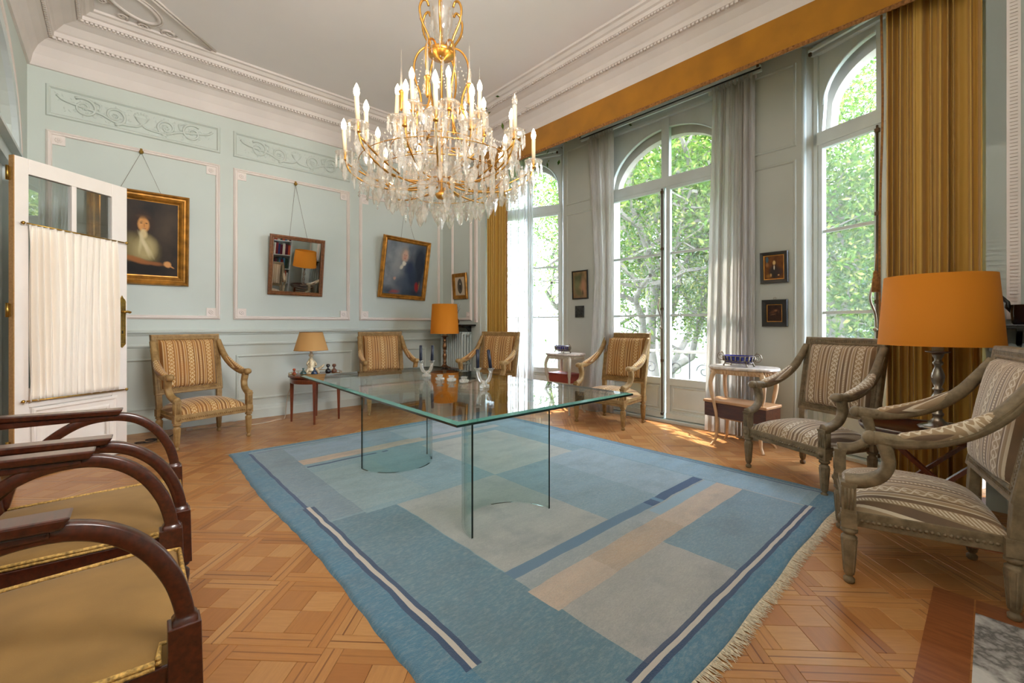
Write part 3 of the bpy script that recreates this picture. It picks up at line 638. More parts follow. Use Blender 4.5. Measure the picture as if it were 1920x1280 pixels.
def sheerc(label, p0, p1, folds, amp, seed, mat, taper=None, z1=3.49):
    r = curtain('sheer_curtain', label, drape(p0, p1, .03, z1, folds, amp, seed, nu=200, taper=taper), mat, G_)
    b = MB(); P0, P1 = Vector((*p0, z1+.02)), Vector((*p1, z1+.02)); n = 60
    b.grid(lambda u, v: P0+(P1-P0)*u+Vector((.018*sin(u*folds*9), .018*cos(u*folds*9), .02-.06*v)), 160, 3); b.build('gathered_heading', mat, r)
    return r
sheerc('narrow grey voile curtain between the far window and the French door', (4.52, 3.50), (4.52, 3.12), 7, .032, 11, 'sheer', (1.0, lambda v: .55+.45*min(1, abs(v-.5)*1.3+.35)))
sheerc('wide grey voile curtain on the right side of the French door', (4.52, 1.94), (4.52, 1.52), 8, .035, 12, 'sheer', (1.0, lambda v: .93+.2*v))
sheerc('translucent pale voile hanging next to the ochre curtain in the far corner', (4.28, 4.88), (4.42, 4.40), 8, .03, 13, 'sheer2')
def track(label, y0, y1, xx=4.50):
    t_ = thing('curtain_track', label, 'curtain rail', (xx, (y0+y1)/2, 3.535)); h_ = (y1-y0)/2
    b = MB(); b.box((0, 0, .02), (.035, 2*h_, .022)); b.box((.03, 0, -.01), (.02, 2*h_, .02)); b.build('rail', 'window', t_)
    b = MB(); b.box((0, 0, .004), (.012, 2*h_, .01)); b.build('slot', 'black', t_)
    for s in (-1, 1): b = MB(); b.box((.0, s*(h_-.02), .035), (.05, .02, .05)); b.build('bracket', 'brown_metal', t_)
track('white curtain rail with dark slot above the French door', 1.46, 3.62)
t_ = thing('curtain_track', 'short white curtain rail above the right-hand window', 'curtain rail', (4.40, .62, 3.54), radians(-20)); b = MB(); b.box((0, 0, 0), (.03, 1.0, .022)); b.build('rail', 'window', t_); b = MB(); b.box((0, .49, -.02), (.02, .02, .04)); b.build('end_stop', 'brown_metal', t_)
t_ = thing('curtain_track', 'white curtain rail above the far window beside the chandelier', 'curtain rail', (4.40, 4.5, 3.54), radians(20)); b = MB(); b.box((0, 0, 0), (.03, .95, .022)); b.build('rail', 'window', t_); b = MB(); b.box((0, -.46, -.02), (.02, .02, .04)); b.build('end_stop', 'brown_metal', t_)

# ================================================================ RUG
def rugmat():
    t = NT('abstract_blue_wool_rug'); o = t.coord('Object'); n = t.node('ShaderNodeTexNoise', {'Scale': 5.0, 'Detail': 2.0}); t.l.new(o, n.inputs['Vector'])
    dv = t.node('ShaderNodeVectorMath', {0: n.outputs[1], 1: (.5, .5, .5)}, operation='SUBTRACT').outputs[0]
    dv = t.node('ShaderNodeVectorMath', {0: dv, 'Scale': .022}, operation='SCALE').outputs[0]
    v = t.node('ShaderNodeVectorMath', {0: o, 1: dv}, operation='ADD').outputs[0]
    X, Y, Z = t.xyz(v); c = lin
    col = None; base = c((98, 142, 166))
    R = [(.73, 3.52, .62, 4.40, (62, 126, 156)), (.85, 3.46, .75, 4.30, (134, 166, 180)),
         (.85, 1.28, .75, 2.48, (91, 133, 151)), (.85, 1.10, 2.50, 4.26, (126, 150, 164)),
         (1.28, 3.12, .75, 1.12, (186, 180, 172)), (2.06, 3.11, .75, 1.12, (124, 154, 170)),
         (1.26, 3.11, 1.12, 1.29, (216, 188, 164)), (1.66, 2.30, 1.12, 1.29, (204, 174, 146)), (1.28, 3.10, 1.29, 1.39, (170, 175, 175)), (2.35, 3.10, 1.29, 1.37, (147, 175, 191)),
         (1.28, 2.46, 1.385, 1.455, (88, 122, 150)), (2.42, 3.10, 1.385, 1.455, (19, 66, 113)), (2.51, 2.555, 1.385, 1.46, (105, 147, 177)),
         (1.285, 2.065, 1.455, 2.455, (184, 182, 174)), (2.065, 3.10, 1.455, 2.455, (158, 180, 192)), (2.065, 2.6, 1.455, 2.455, (142, 168, 180)),
         (1.09, 2.07, 2.455, 3.58, (140, 170, 180)), (1.09, 1.55, 2.52, 3.4, (151, 175, 179)), (2.07, 2.95, 2.455, 3.50, (192, 192, 184)), (2.95, 3.44, .8, 4.2, (152, 180, 194)) if False else (3.12, 3.44, .8, 4.25, (145, 177, 195)),
         (1.10, 2.2, 3.63, 3.775, (221, 185, 155)), (1.10, 1.663, 3.545, 3.575, (20, 60, 105)), (1.718, 1.771, 3.545, 3.575, (20, 60, 105)), (2.2, 3.1, 3.60, 3.70, (202, 192, 186)),
         (1.10, 2.1, 3.79, 4.18, (147, 171, 191)), (2.1, 3.05, 3.75, 4.2, (176, 190, 202)),
         (.84, .862, 2.75, 4.25, (14, 52, 100)), (.828, .892, 1.12, 2.76, (12, 49, 95)), (.851, .871, 1.12, 2.77, (218, 204, 188)),
         (1.17, 3.13, .708, .764, (12, 49, 95)), (1.16, 3.14, .727, .745, (218, 204, 188)), (3.425, 3.44, .72, 4.2, (26, 72, 119)), (.9, 3.4, 4.235, 4.25, (107, 117, 147))]
    def put(col, rects, op):
        for x0, x1, y0, y1, k in rects:
            m = t.math('MULTIPLY', t.math('COMPARE', X, (x0+x1)/2, (x1-x0)/2), t.math('COMPARE', Y, (y0+y1)/2, (y1-y0)/2))
            col = t.mix(t.math('MULTIPLY', m, op), col, c(k))
        return col
    stripe = [q for q in R if min(q[1]-q[0], q[3]-q[2]) < .09]
    col = put(c((62, 126, 156)), [q for q in R if q not in stripe], 1.0)
    ab = t.noise(2.2, 5, t.scale(t.coord(), (1, 3.2, 1)), .6); col = t.mix(t.node('ShaderNodeMapRange', {'Value': ab, 'From Min': .35, 'From Max': .75, 'To Min': -.0, 'To Max': .36}).outputs[0], col, c((112, 126, 130)), 'MIX')
    ab2 = t.noise(38, 4, t.scale(t.coord(), (1, 2.6, 1)), .7); col = t.mix(t.node('ShaderNodeMapRange', {'Value': ab2, 'From Min': .45, 'From Max': .7, 'To Min': 0.0, 'To Max': .20}).outputs[0], col, c((226, 222, 208)))
    col = t.mix(t.node('ShaderNodeMapRange', {'Value': t.noise(110, 3, t.scale(t.coord(), (1, 2, 1)), .7), 'From Min': .42, 'From Max': .7, 'To Min': .0, 'To Max': .22}).outputs[0], col, c((60, 80, 92)))
    sm = t.noise(3.4, 4, t.coord(), .65); col = t.mix(t.node('ShaderNodeMapRange', {'Value': sm, 'From Min': .52, 'From Max': .72, 'To Min': 0.0, 'To Max': .30}).outputs[0], col, c((84, 98, 108)))
    col = put(col, stripe, .88)
    t.set(t.b.inputs['Base Color'], col); t.b.inputs['Roughness'].default_value = .95; t.b.inputs['Sheen Weight'].default_value = .25
    t.bump(t.noise(420, 3), .9, .006); return t.m
M['rug'] = rugmat(); M['wool'] = plain('cream_wool_fringe', (206, 192, 168), .95, var=.12, nscale=90)
rg = thing('rug', 'large blue and beige abstract wool rug under the glass table', 'rug', (0, 0, 0))
rx0, rx1, ry0, ry1 = .71, 3.52, .625, 4.38
def rugf(u, v):
    x = rx0+(rx1-rx0)*u; y = ry0+(ry1-ry0)*v
    e = .012*sin(3.1*y+1)*(1 if u < .5 else -1)*(abs(2*u-1)**6)+.0025*sin(31*y+2*sin(5*y))*(abs(2*u-1)**20)*(1 if u < .5 else 0); x += e
    y += (.008*sin(3*x)+.003*sin(11*x))*(abs(2*v-1)**6)
    d = min(u*(rx1-rx0), (1-u)*(rx1-rx0), v*(ry1-ry0), (1-v)*(ry1-ry0)); z = .016*min(1, (d/.018))**.5 if d > 0 else .0
    z += .0025*max(0, sin(3*x+2*y))*min(1, d*8)+.0015*sin(40*y+6*x)*.3*min(1, d*9)
    return (x, y, max(z, .0005))
def warp(k): return k
us = [0, .002, .005, .01]+[.01+.98*k/150 for k in range(1, 150)]+[.99, .995, .998, 1]
vs_ = [0, .0015, .004, .008]+[.008+.984*k/210 for k in range(1, 210)]+[.992, .996, .9985, 1]
b = MB(); V = [rugf(u, v) for u in us for v in vs_]; nv = len(vs_)-1
b.add(V, [(i*(nv+1)+j, (i+1)*(nv+1)+j, (i+1)*(nv+1)+j+1, i*(nv+1)+j+1) for i in range(len(us)-1) for j in range(nv)], True); b.build('pile', 'rug', rg)
for nm, yb, sg in (('fringe', ry0+.004, -1), ('fringe', ry1-.004, 1)):
    b = MB(); rr = random.Random(4)
    n = 900
    for k in range(n):
        x = rx0+(rx1-rx0)*(k+.5)/n; L = rr.uniform(.03, .055); a = rr.gauss(0, .3); y = yb+(.008*sin(3*x)+.003*sin(11*x))
        w = .0017; z0 = .008; pts = [(x, y, z0), (x+a*L*.4+rr.uniform(-.004, .004), y+sg*L*.55, .005), (x+a*L, y+sg*L, .002)]
        b.tube(pts, [w, w*.9, w*.5], 4, up=(0, 0, 1), cap=False)
    b.build(nm, 'wool', rg, kind='stuff')

# ================================================================ GLASS TABLE
gt = thing('glass_table', 'large rectangular glass table on two curved glass legs', 'table', (1.665, 2.54, 0), radians(-1.6))
def slab(b, hx, hy, z0, z1, bev):
    # top surface inner, bevel ring, dark sides, underside
    p = [(-1, -1), (1, -1), (1, 1), (-1, 1)]
    lo = [(a*hx, c*hy, z0) for a, c in p]; mi = [(a*hx, c*hy, z1-.006) for a, c in p]; to = [(a*(hx-bev), c*(hy-bev), z1) for a, c in p]
    b.cm = 0; b.add(to, [(0, 1, 2, 3)]); b.add(lo, [(3, 2, 1, 0)])
    b.cm = 1; b.add(mi+to, [(k, (k+1) % 4, 4+(k+1) % 4, 4+k) for k in range(4)])
    b.cm = 2; b.add(lo+mi, [(k, (k+1) % 4, 4+(k+1) % 4, 4+k) for k in range(4)]); b.cm = 0
b = MB(); slab(b, .615, 1.11, .704, .72, .026); b.build('tabletop', ['tglass', 'bevel', 'edge'], gt)
for cy_, sg in ((-.75, 1), (.70, -1)):
    b = MB(); R1, R0 = .288, .276; n = 32
    for k in range(n):
        a0, a1 = pi*k/n, pi*(k+1)/n; q = lambda r, a, z: (r*cos(a), cy_+sg*r*sin(a), z)
        b.cm = 0
        b.add([q(R1, a0, .016), q(R1, a1, .016), q(R1, a1, .704), q(R1, a0, .704)], [(0, 1, 2, 3)], True); b.add([q(R0, a0, .016), q(R0, a1, .016), q(R0, a1, .704), q(R0, a0, .704)], [(0, 1, 2, 3)], True)
        b.cm = 1; b.add([q(R0, a0, .016), q(R1, a0, .016), q(R1, a1, .016), q(R0, a1, .016)], [(0, 1, 2, 3)])
    for a in (0, pi):
        b.cm = 1; b.add([(R0*cos(a), cy_, .016), (R1*cos(a), cy_, .016), (R1*cos(a), cy_, .704), (R0*cos(a), cy_, .704)], [(0, 1, 2, 3)])
    b.build('leg', ['lglass', 'edge'], gt)
# on the table
def candlestick(x, y, rz, label, tilt):
    r = thing('candlestick', label, 'candlestick', (x, y, .72), rz, 'crystal candlesticks on the glass table')
    b = MB(); b.lathe([(.032, 0), (.034, .004), (.034, .016), (.022, .022), (.012, .03), (.014, .036), (.012, .042)], n=12); b.build('foot', 'crystal', r)
    for s in (-1, 1):
        b = MB(); b.tube(spline([(s*.004, 0, .035), (s*.024, 0, .045), (s*.036, 0, .07), (s*.042, 0, .102)], 5), [.008, .009, .010, .011]+[.012]*12, 8)
        b.lathe([(.008, .098), (.02, .118), (.024, .124), (.016, .124), (.010, .108)], (s*.042, 0, 0), 12, cap=False); b.build('arm', 'crystal', r)
    for s, tl in zip((-1, 1), tilt):
        c_ = thing('candle', ('navy tapered candle in the %s cup of the %s crystal candlestick' % ('left' if s < 0 else 'right', 'farther' if y > 2.5 else 'nearer')), 'candle', (x+s*.042*cos(rz), y+s*.042*sin(rz), .83), rz, 'navy candles')
        c_.rotation_euler = (0, tl, rz)
        b = MB(); b.tube([(.0105*0, 0, 0), (0, 0, .13)], [.0115, .0105], 10); b.build('wax', 'bluewax', c_)
        b = MB(); b.tube([(0, 0, .13), (.001, 0, .136)], .001, 4); b.build('wick', 'black', c_)
candlestick(1.762, 2.905, radians(-38), 'two-armed crystal candlestick, the farther of the pair', (0, radians(2)))
candlestick(1.735, 2.165, radians(-52), 'two-armed crystal candlestick, the nearer of the pair', (radians(-1), radians(-7)))
def tealight(x, y, label):
    r = thing('tealight_holder', label, 'candle holder', (x, y, .72), 0, 'faceted crystal tealight holders')
    b = MB()
    for k in range(8):
        a = k*pi/4; b.lathe([(.002, -.011), (.010, -.006), (.012, 0), (.010, .006), (.002, .011)], (.024*cos(a), .024*sin(a), .012), 6)
    b.lathe([(.014, 0), (.02, .006), (.014, .02), (.022, .035), (.026, .040), (.020, .040), (.014, .026)], n=12, cap=False); b.build('cup', 'crystal', r)
tealight(1.722, 2.655, 'small crystal tealight holder closest to the farther candlestick'); tealight(1.756, 2.56, 'small crystal tealight holder in the middle of three'); tealight(1.776, 2.44, 'small crystal tealight holder closest to the nearer candlestick')

# ================================================================ STRIPED ARMCHAIRS
def fauteuil(label, wd, fab):
    t = thing('armchair', label, 'chair', group='striped armchairs'); zr0, zr1 = .245, .31
    P = [(-.305, -.25), (.305, -.25), (.26, .25), (-.26, .25)]
    b = MB()
    for (a, c, iw) in (((-.305, -.262), (.305, -.262), (0, .03)), ((.30, -.25), (.258, .25), (-.03, 0)), ((.26, .255), (-.26, .255), (0, -.03)), ((-.258, .25), (-.30, -.25), (.03, 0))):
        q = [a, c, (c[0]+iw[0], c[1]+iw[1]), (a[0]+iw[0], a[1]+iw[1])]; b.prism(q, zr0, zr1)
    sr = b.build('seat_rail', wd, t, bevel=.004)
    b = MB()
    for k in range(30): b.lathe([(.008, 0), (.0075, .004), (.001, .007)], (-.262+.524*k/29, -.262, .275), 6, m=Matrix.Rotation(pi/2, 3, 'X'))
    for s in (-1, 1):
        for k in range(24): b.lathe([(.008, 0), (.0075, .004), (.001, .007)], (s*(.300-.042*k/23), -.205+.43*k/23, .275), 6, m=Matrix.Rotation(s*pi/2, 3, 'Y'))
    b.build('carved_beading', wd, sr, kind='stuff')
    b = MB()
    def seat(u, v):
        hw = .293-.04*v; x = (2*u-1)*hw; y = -.248+.49*v; a = max(0, 1-abs(2*u-1)**5); c = max(0, 1-abs(2*v-1)**5)
        z = .308+.045*(a*c)**.35+.062*(max(0, 1-(2*u-1)**2)*max(0, 1-(2*v-1)**2))**.6; return (x, y, z)
    b.grid(seat, 28, 28); b.build('seat_cushion', fab, t)
    b = MB(); b.grid(lambda u, v: ((2*u-1)*.27, -.23+.46*v, .246-.028*(1-(2*u-1)**2)*(1-(2*v-1)**2)), 8, 8); b.build('underside_cloth', 'cambric', t)
    for x, y in P:
        b = MB(); sx = 1 if x > 0 else -1
        b.lathe([(.014, 0), (.020, .006), (.021, .02), (.013, .028), (.013, .034), (.019, .040), (.024, .12), (.029, .195), (.029, .202), (.020, .210), (.020, .216), (.031, .224), (.031, .234), (.024, .245)], (x, y, 0), 12)
        for k in range(8):
            a = k*pi/4; b.tube([(x+.0185*cos(a), y+.0185*sin(a), .05), (x+.028*cos(a), y+.028*sin(a), .19)], .0035, 4)
        b.box((x, y-.002, .2775), (.058, .056, .067)); lg = b.build('leg', wd, t, bevel=.0)
        b = MB(); b.lathe([(.019, 0), (.019, .003), (.012, .004), (.010, .008), (.001, .010)], (x, y-.03 if y < 0 else y+.02, .2775), 10, m=Matrix.Rotation(pi/2, 3, 'X')); b.build('rosette', wd, lg)
    # raked back
    yb = lambda z: .262+.17*(z-.45)
    fb = lambda x, h, z: (x*(1-.03*(1.02-z)), yb(z)-h, z)
    for s in (-1, 1):
        b = MB(); b.hexa([(s*.237, .232, .30), (s*.283, .232, .30), (s*.283, .27, .30), (s*.237, .27, .30), (s*.240, yb(.5)-.028, .5), (s*.289, yb(.5)-.028, .5), (s*.289, yb(.5)+.01, .5), (s*.240, yb(.5)+.01, .5)]); b.build('back_post', wd, t, bevel=.003)
    b = MB(); mitred(b, fb, -.298, .298, .445, 1.02, [(0, .024), (.005, .03), (.018, .03), (.022, .026), (.04, .026), (.046, .032), (.054, .026), (.058, .0)], -.012)
    b.add([fb(-.298, -.012, .445), fb(.298, -.012, .445), fb(.298, -.012, 1.02), fb(-.298, -.012, 1.02)], [(0, 1, 2, 3)]); bf = b.build('back_frame', wd, t)
    b = MB()
    for k in range(34):
        x = -.262+.524*k/33; p = fb(x, .027, .99); b.box(p, (.010, .008, .012)); b.box(fb(x*.98, .027, .475), (.009, .008, .011))
    for k in range(28):
        for s in (-1, 1): b.box(fb(s*.268, .027, .50+.46*k/27), (.012, .008, .010))
    b.build('carved_beading', wd, bf, kind='stuff')
    b = MB(); b.grid(lambda u, v: fb((2*u-1)*.242, .022+.042*(max(0, 1-abs(2*u-1)**6)*max(0, 1-abs(2*v-1)**6))**.3+.022*(1-(2*u-1)**2)*(1-(2*v-1)**2), .50+.465*v), 24, 28); b.build('back_cushion', fab, t)
    b = MB(); b.add([fb(-.24, -.016, .5), fb(.24, -.016, .5), fb(.24, -.016, .965), fb(-.24, -.016, .965)], [(0, 1, 2, 3)]); b.build('back_panel', fab, t)
    for s in (-1, 1):
        pts = spline([(s*.288, yb(.955)-.02, .955), (s*.292, .275, .87), (s*.302, .215, .785), (s*.316, .13, .712), (s*.326, .03, .664), (s*.331, -.08, .640), (s*.332, -.17, .645)], 5)
        n = len(pts); b = MB(); b.tube(pts, [(.019+.008*min(1, k/10), .022+.005*min(1, k/12)) for k in range(n)], up=(0, 0, 1), sec=[(1, .6), (.6, 1), (-.6, 1), (-1, .5), (-1, -.5), (-.6, -1), (.6, -1), (1, -.6)])
        for dx in (-.008, .008): b.tube([Vector(p)+Vector((s*.026+0*dx, 0, dx)) for p in pts[4:-2]], .0035, 4)
        b.lathe([(.001, -.028), (.022, -.026), (.029, -.010), (.029, .010), (.022, .026), (.001, .028)], (s*.332, -.182, .644), 12, m=Matrix.Rotation(pi/2, 3, 'Y')); 
        b.lathe([(.001, -.026), (.014, -.024), (.018, 0), (.014, .024), (.001, .026)], (s*.329, -.095, .646), 10, m=Matrix.Rotation(pi/2, 3, 'Y')); b.lathe([(.001, -.024), (.014, -.022), (.018, 0), (.014, .022), (.001, .024)], (s*.306, .19, .764), 10, m=Matrix.Rotation(pi/2, 3, 'Y'))
        ar = b.build('arm', wd, t)
        pp = [Vector(p)+Vector((0, 0, .018)) for p in pts[11:27]]; m = len(pp)
        b = MB(); b.tube(pp, [(.006+.025*sin(pi*k/(m-1))**.4, .014+.019*sin(pi*k/(m-1))**.4) for k in range(m)], 12, up=(0, 0, 1)); b.build('arm_pad', fab, ar)
        b = MB(); q = spline([(s*.331, -.140, .630), (s*.330, -.128, .585), (s*.326, -.122, .54), (s*.319, -.145, .487), (s*.311, -.20, .452), (s*.306, -.262, .440)], 6)
        b.tube(q, [(.020+.006*abs(k-15)/15, .026) for k in range(len(q))], up=(0, 1, 0), sec=[(1, .7), (.7, 1), (-.7, 1), (-1, .7), (-1, -.7), (-.7, -1), (.7, -1), (1, -.7)]); b.build('arm_support', wd, t)
        b = MB(); b.box((s*.306, -.252, .370), (.050, .050, .125)); b.box((s*.306, -.252, .432), (.056, .056, .012))
        for k in (-1, 0, 1): b.tube([(s*.306+k*.013, -.278, .325), (s*.306+k*.013, -.278, .415)], .004, 5); b.tube([(s*.332, -.252+k*.013, .325), (s*.332, -.252+k*.013, .415)], .004, 5)
        b.build('arm_post', wd, t)
    return t
c1 = fauteuil('gold striped armchair against the picture wall beside the open door', 'giltwood', 'brocade_gold')
c1.location = (.634, 5.178, 0); c1.rotation_euler = (0, 0, radians(15.9))
dup(c1, (2.654, 5.333, 0), radians(-9.8), 'gold striped armchair behind the glass table under the man\'s portrait')
dup(c1, (3.60, 4.44, 0), radians(-72), 'gold striped armchair in the far corner in front of the ochre curtain')
dup(c1, (4.21, 2.93, 0), radians(-88), 'gold striped armchair with its back to the French door')
c5 = fauteuil('grey-beige striped armchair in front of the right-hand window', 'greywood', 'brocade_silver_sheen')
c5.location = (3.765, .895, 0); c5.rotation_euler = (0, 0, radians(-115.6))
dup(c5, (2.716, .243, 0), radians(-166.5), 'grey-beige striped armchair nearest the camera at the right edge')

# ================================================================ MAHOGANY ARMCHAIRS
def mah(label, w):
    t = thing('open_armchair', label, 'chair', group='dark mahogany armchairs with olive seats'); hw = w/2; m_ = 'mahogany'
    b = MB(); sc8 = [(1, .8), (.8, 1), (-.8, 1), (-1, .8), (-1, -.8), (-.8, -1), (.8, -1), (1, -.8)]
    b.box((0, -.262, .375), (w-.04, .03, .075)); b.box((0, .255, .375), (w-.08, .03, .075)); 
    for s in (-1, 1): b.prism([(s*(hw-.012), -.24), (s*(hw-.03), .25), (s*(hw-.06), .25), (s*(hw-.042), -.24)], .345, .426)
    b.build('seat_rail', m_, t, bevel=.004)
    b = MB(); b.grid(lambda u, v: ((2*u-1)*(hw-.014-.03*v), -.272+.52*v, .425+.016*min(1, (1-abs(2*u-1))*14)**.5*min(1, (1-abs(2*v-1))*14)**.5*1.0+.022*(max(0, 1-(2*u-1)**2)*max(0, 1-(2*v-1)**2))**.7), 36, 36); sc_ = b.build('seat_cushion', 'velvet', t)
    b = MB(); y0, y1 = -.272, .25; q = [(-(hw-.055), y0), (hw-.055, y0)]
    for dz in (.431, .440): 
        b.tube([(-(hw-.058), y0, dz), (hw-.058, y0, dz)], .0055, 6)
        for s in (-1, 1): b.tube([(s*(hw-.012), -.205, dz), (s*(hw-.036), .23, dz)], .0055, 6); b.tube([(s*(hw-.058), y0, dz), (s*(hw-.060), -.215, dz+.006), (s*(hw-.014), -.21, dz+.004)], .0055, 6)
    b.build('braid_trim', 'gimp', sc_)
    for s in (-1, 1):
        b = MB(); b.hexa([(s*(hw-.055), -.285, .325), (s*hw, -.285, .325), (s*hw, -.225, .325), (s*(hw-.055), -.225, .325), (s*(hw-.048), -.281, .50), (s*hw, -.281, .50), (s*hw, -.225, .50), (s*(hw-.048), -.225, .50)])
        b.lathe([(.014, 0), (.022, .01), (.022, .03), (.014, .045), (.018, .06), (.024, .15), (.026, .19), (.018, .20), (.018, .21), (.026, .215), (.026, .225), (.016, .232), (.022, .245), (.026, .27), (.026, .29), (.016, .302), (.016, .308), (.027, .313), (.027, .325)], (s*(hw-.027), -.254, 0), 16); b.box((s*(hw-.027), -.254, .207), (.05, .05, .035)); b.build('front_leg', m_, t, bevel=.002)
        b = MB(); x = s*(hw-.027); q = spline([(x, -.254, .49), (x, -.252, .53), (x, -.232, .60), (x, -.19, .672), (x, -.13, .722), (x, -.06, .742), (x, .02, .735), (x, .09, .700), (x, .16, .635), (x, .215, .55), (x, .245, .44)], 6); n = len(q)
        b.tube(q, [((.021 if k < 3 else .0145), .022 if k < 4 else .0165) for k in range(n)], up=(0, 1, 0) if False else (1, 0, 0), sec=[(y_, x_) for x_, y_ in sc8]); ar = b.build('curved_arm', m_, t, bevel=0)
        b = MB(); x = s*(hw-.027); vs = []
        b.hexa([(x-.028, -.075, .750), (x+.028, -.075, .750), (x+.024, .29, .762), (x-.024, .29, .762), (x-.032, -.088, .772), (x+.032, -.088, .772), (x+.027, .29, .784), (x-.027, .29, .784)]); b.hexa([(x-.018, -.06, .735), (x+.018, -.06, .735), (x+.016, .29, .735), (x-.016, .29, .735), (x-.018, -.06, .751), (x+.018, -.06, .751), (x+.016, .29, .763), (x-.016, .29, .763)]); b.build('arm_rest', m_, ar, bevel=.005)
        b = MB(); x = s*(hw-.05); b.tube([(x, .36, 0), (x, .275, .25), (x, .255, .42), (x, .285, .70), (x, .335, 1.0)], [.019, .021, .023, .021, .018], up=(1, 0, 0), sec=sc8); b.build('back_post', m_, t)
    b = MB(); b.box((0, .33, .965), (w-.12, .026, .07), radians(-10), 'X'); b.box((0, .272, .56), (w-.12, .026, .05), radians(-8), 'X'); b.build('back_rail', m_, t, bevel=.004)
    b = MB(); b.grid(lambda u, v: ((2*u-1)*(hw-.085), .275+.05*v-.02-.02*(1-(2*u-1)**2)*(1-(2*v-1)**2), .585+.345*v), 12, 12); b.build('back_pad', 'velvet', t, solid=.02)
    return t
m1 = mah('dark mahogany armchair with olive seat, nearest the camera', .60); m1.location = (-.135, 1.425, 0); m1.rotation_euler = (0, 0, radians(88))
m2 = dup(m1, (-.075, 2.14, 0), radians(87), 'dark mahogany armchair with olive seat, farther of the two, before the door')
m2.scale = (1.06, 1, 1)

# ================================================================ SIDE TABLES, LAMPS, SMALL THINGS
t = thing('side_table', 'round mahogany side table with brass gallery against the picture wall', 'table', (1.745, 5.335, 0), radians(2))
b = MB(); b.lathe([(.27, .515), (.29, .52), (.292, .532), (.29, .536), (.001, .536)], n=48, cap=False); b.build('tabletop', 'mahogany2', t)
b = MB(); b.lathe([(.262, .45), (.268, .455), (.268, .515), (.255, .515), (.255, .45)], n=48, cap=False); b.build('apron', 'mahogany2', t)
b = MB(); b.tube([(.284*cos(2*pi*k/48), .284*sin(2*pi*k/48), .562) for k in range(48)], .003, 5, closed=True)
for k in range(16): b.tube([(.284*cos(2*pi*k/16), .284*sin(2*pi*k/16), .53), (.284*cos(2*pi*k/16), .284*sin(2*pi*k/16), .562)], .003, 5)
b.build('brass_gallery', 'brass', t)
for a in (202, 248+14, 338, 82):
    a = {202: 154, 262: 247, 338: 331, 82: 68}[a]; a = radians(a); b = MB(); x, y = .25*cos(a), .25*sin(a)
    b.tube([(x, y, .52), (x, y, .44), (x*1.02, y*1.02, 0)], [.020, .019, .010], up=(cos(a), sin(a), 0), sec=[(1, 1), (-1, 1), (-1, -1), (1, -1)]); b.build('leg', 'mahogany2', t)
def shade_mb(r0, r1, z0, z1, n=48):
    b = MB(); b.lathe([(r0, z0), (r1, z1), (r1-.003, z1), (r0-.003, z0), (r0, z0)], n=n, cap=False); return b
# small lamp with a putto base
L = thing('table_lamp', 'small table lamp with tan cone shade and silvered figurine base', 'lamp', (1.715, 5.40, .537), 0, )
shade_mb(.187, .125, .278, .492).build('lamp_shade', 'shade_tan', L)
b = MB(); b.tube([(.187*cos(2*pi*k/40), .187*sin(2*pi*k/40), .278) for k in range(40)], .003, 4, closed=True); b.tube([(.125*cos(2*pi*k/40), .125*sin(2*pi*k/40), .492) for k in range(40)], .003, 4, closed=True); b.build('shade_piping', 'framebrown', L)
b = MB(); b.lathe([(.07, 0), (.075, .01), (.06, .025), (.05, .03)], n=16); b.lathe([(.014, .20), (.03, .215), (.022, .235), (.014, .25), (.012, .29)], n=12)
body = [((0, 0, .035), .045), ((.0, 0, .08), .040), ((.005, 0, .125), .034), ((.0, 0, .16), .026), ((0, 0, .185), .016), ((0, 0, .205), .020)]
b.tube(spline([p for p, r in body], 4), [.05, .052, .048, .044, .043, .042, .042, .040, .038, .036, .036, .033, .030, .028, .025, .022, .018, .017, .018, .020, .019], 12)
for s in (-1, 1):
    b.tube(spline([(s*.02, -.01, .06), (s*.05, -.04, .055), (s*.065, -.035, .02), (s*.08, -.03, .012)], 4), .015, 8); b.tube(spline([(s*.025, 0, .155), (s*.05, -.015, .12), (s*.04, -.035, .10)], 4), .010, 8)
b.tube(spline([(.05, .0, .05), (.09, -.02, .06), (.12, -.03, .085), (.14, -.03, .11)], 4), [.012, .012, .014, .016, .018, .018, .016, .016, .014, .012, .008, .006, .003], 6)
b.build('figurine_base', plain('silver_gilt_figurine', (216, 198, 164), .4, .35, var=.15, nscale=40), L)
b = MB(); b.tube([(0, 0, .27), (0, 0, .40)], .006, 6); b.tube([(-.12, 0, .485), (.12, 0, .485)], .002, 4); b.tube([(0, 0, .40), (0, 0, .49)], .003, 4); b.build('stem', 'brass', L)
VP = [(.014, 0), (.024, .006), (.028, .02), (.022, .036), (.009, .048), (.007, .060), (.009, .066), (.006, .066)]
def vase(x, y, s, col, label, kind=0):
    r = thing('miniature_vase', label, 'vase', (x, y, .537), 0, 'miniature vases on the brass-rimmed table')
    m = plain('glaze_%d_%d_%d' % col, col, .15, var=.2, nscale=30, coat=.6)
    b = MB(); b.lathe([(a*s, z*s) for a, z in VP], n=16); b.build('body', m, r)
    b = MB()
    if kind: b.lathe([(.001, .060*s), (.017*s, .066*s), (.020*s, .078*s), (.014*s, .092*s), (.001, .094*s)], n=10)
    else: b.lathe([(.006*s, .064*s), (.012*s, .068*s), (.009*s, .072*s), (.005*s, .072*s)], n=10)
    b.build('lid' if kind else 'lip', m, r)
vase(1.52, 5.37, .85, (170, 70, 36), 'small orange vase, leftmost on the round mahogany table', 1)
vase(1.58, 5.24, 1.25, (40, 74, 70), 'small dark green bottle vase on the round mahogany table')
vase(1.68, 5.18, 1.3, (20, 50, 84), 'small blue bottle vase on the round mahogany table')
vase(1.885, 5.33, 1.2, (18, 18, 24), 'small black lidded vase on the round mahogany table', 1)
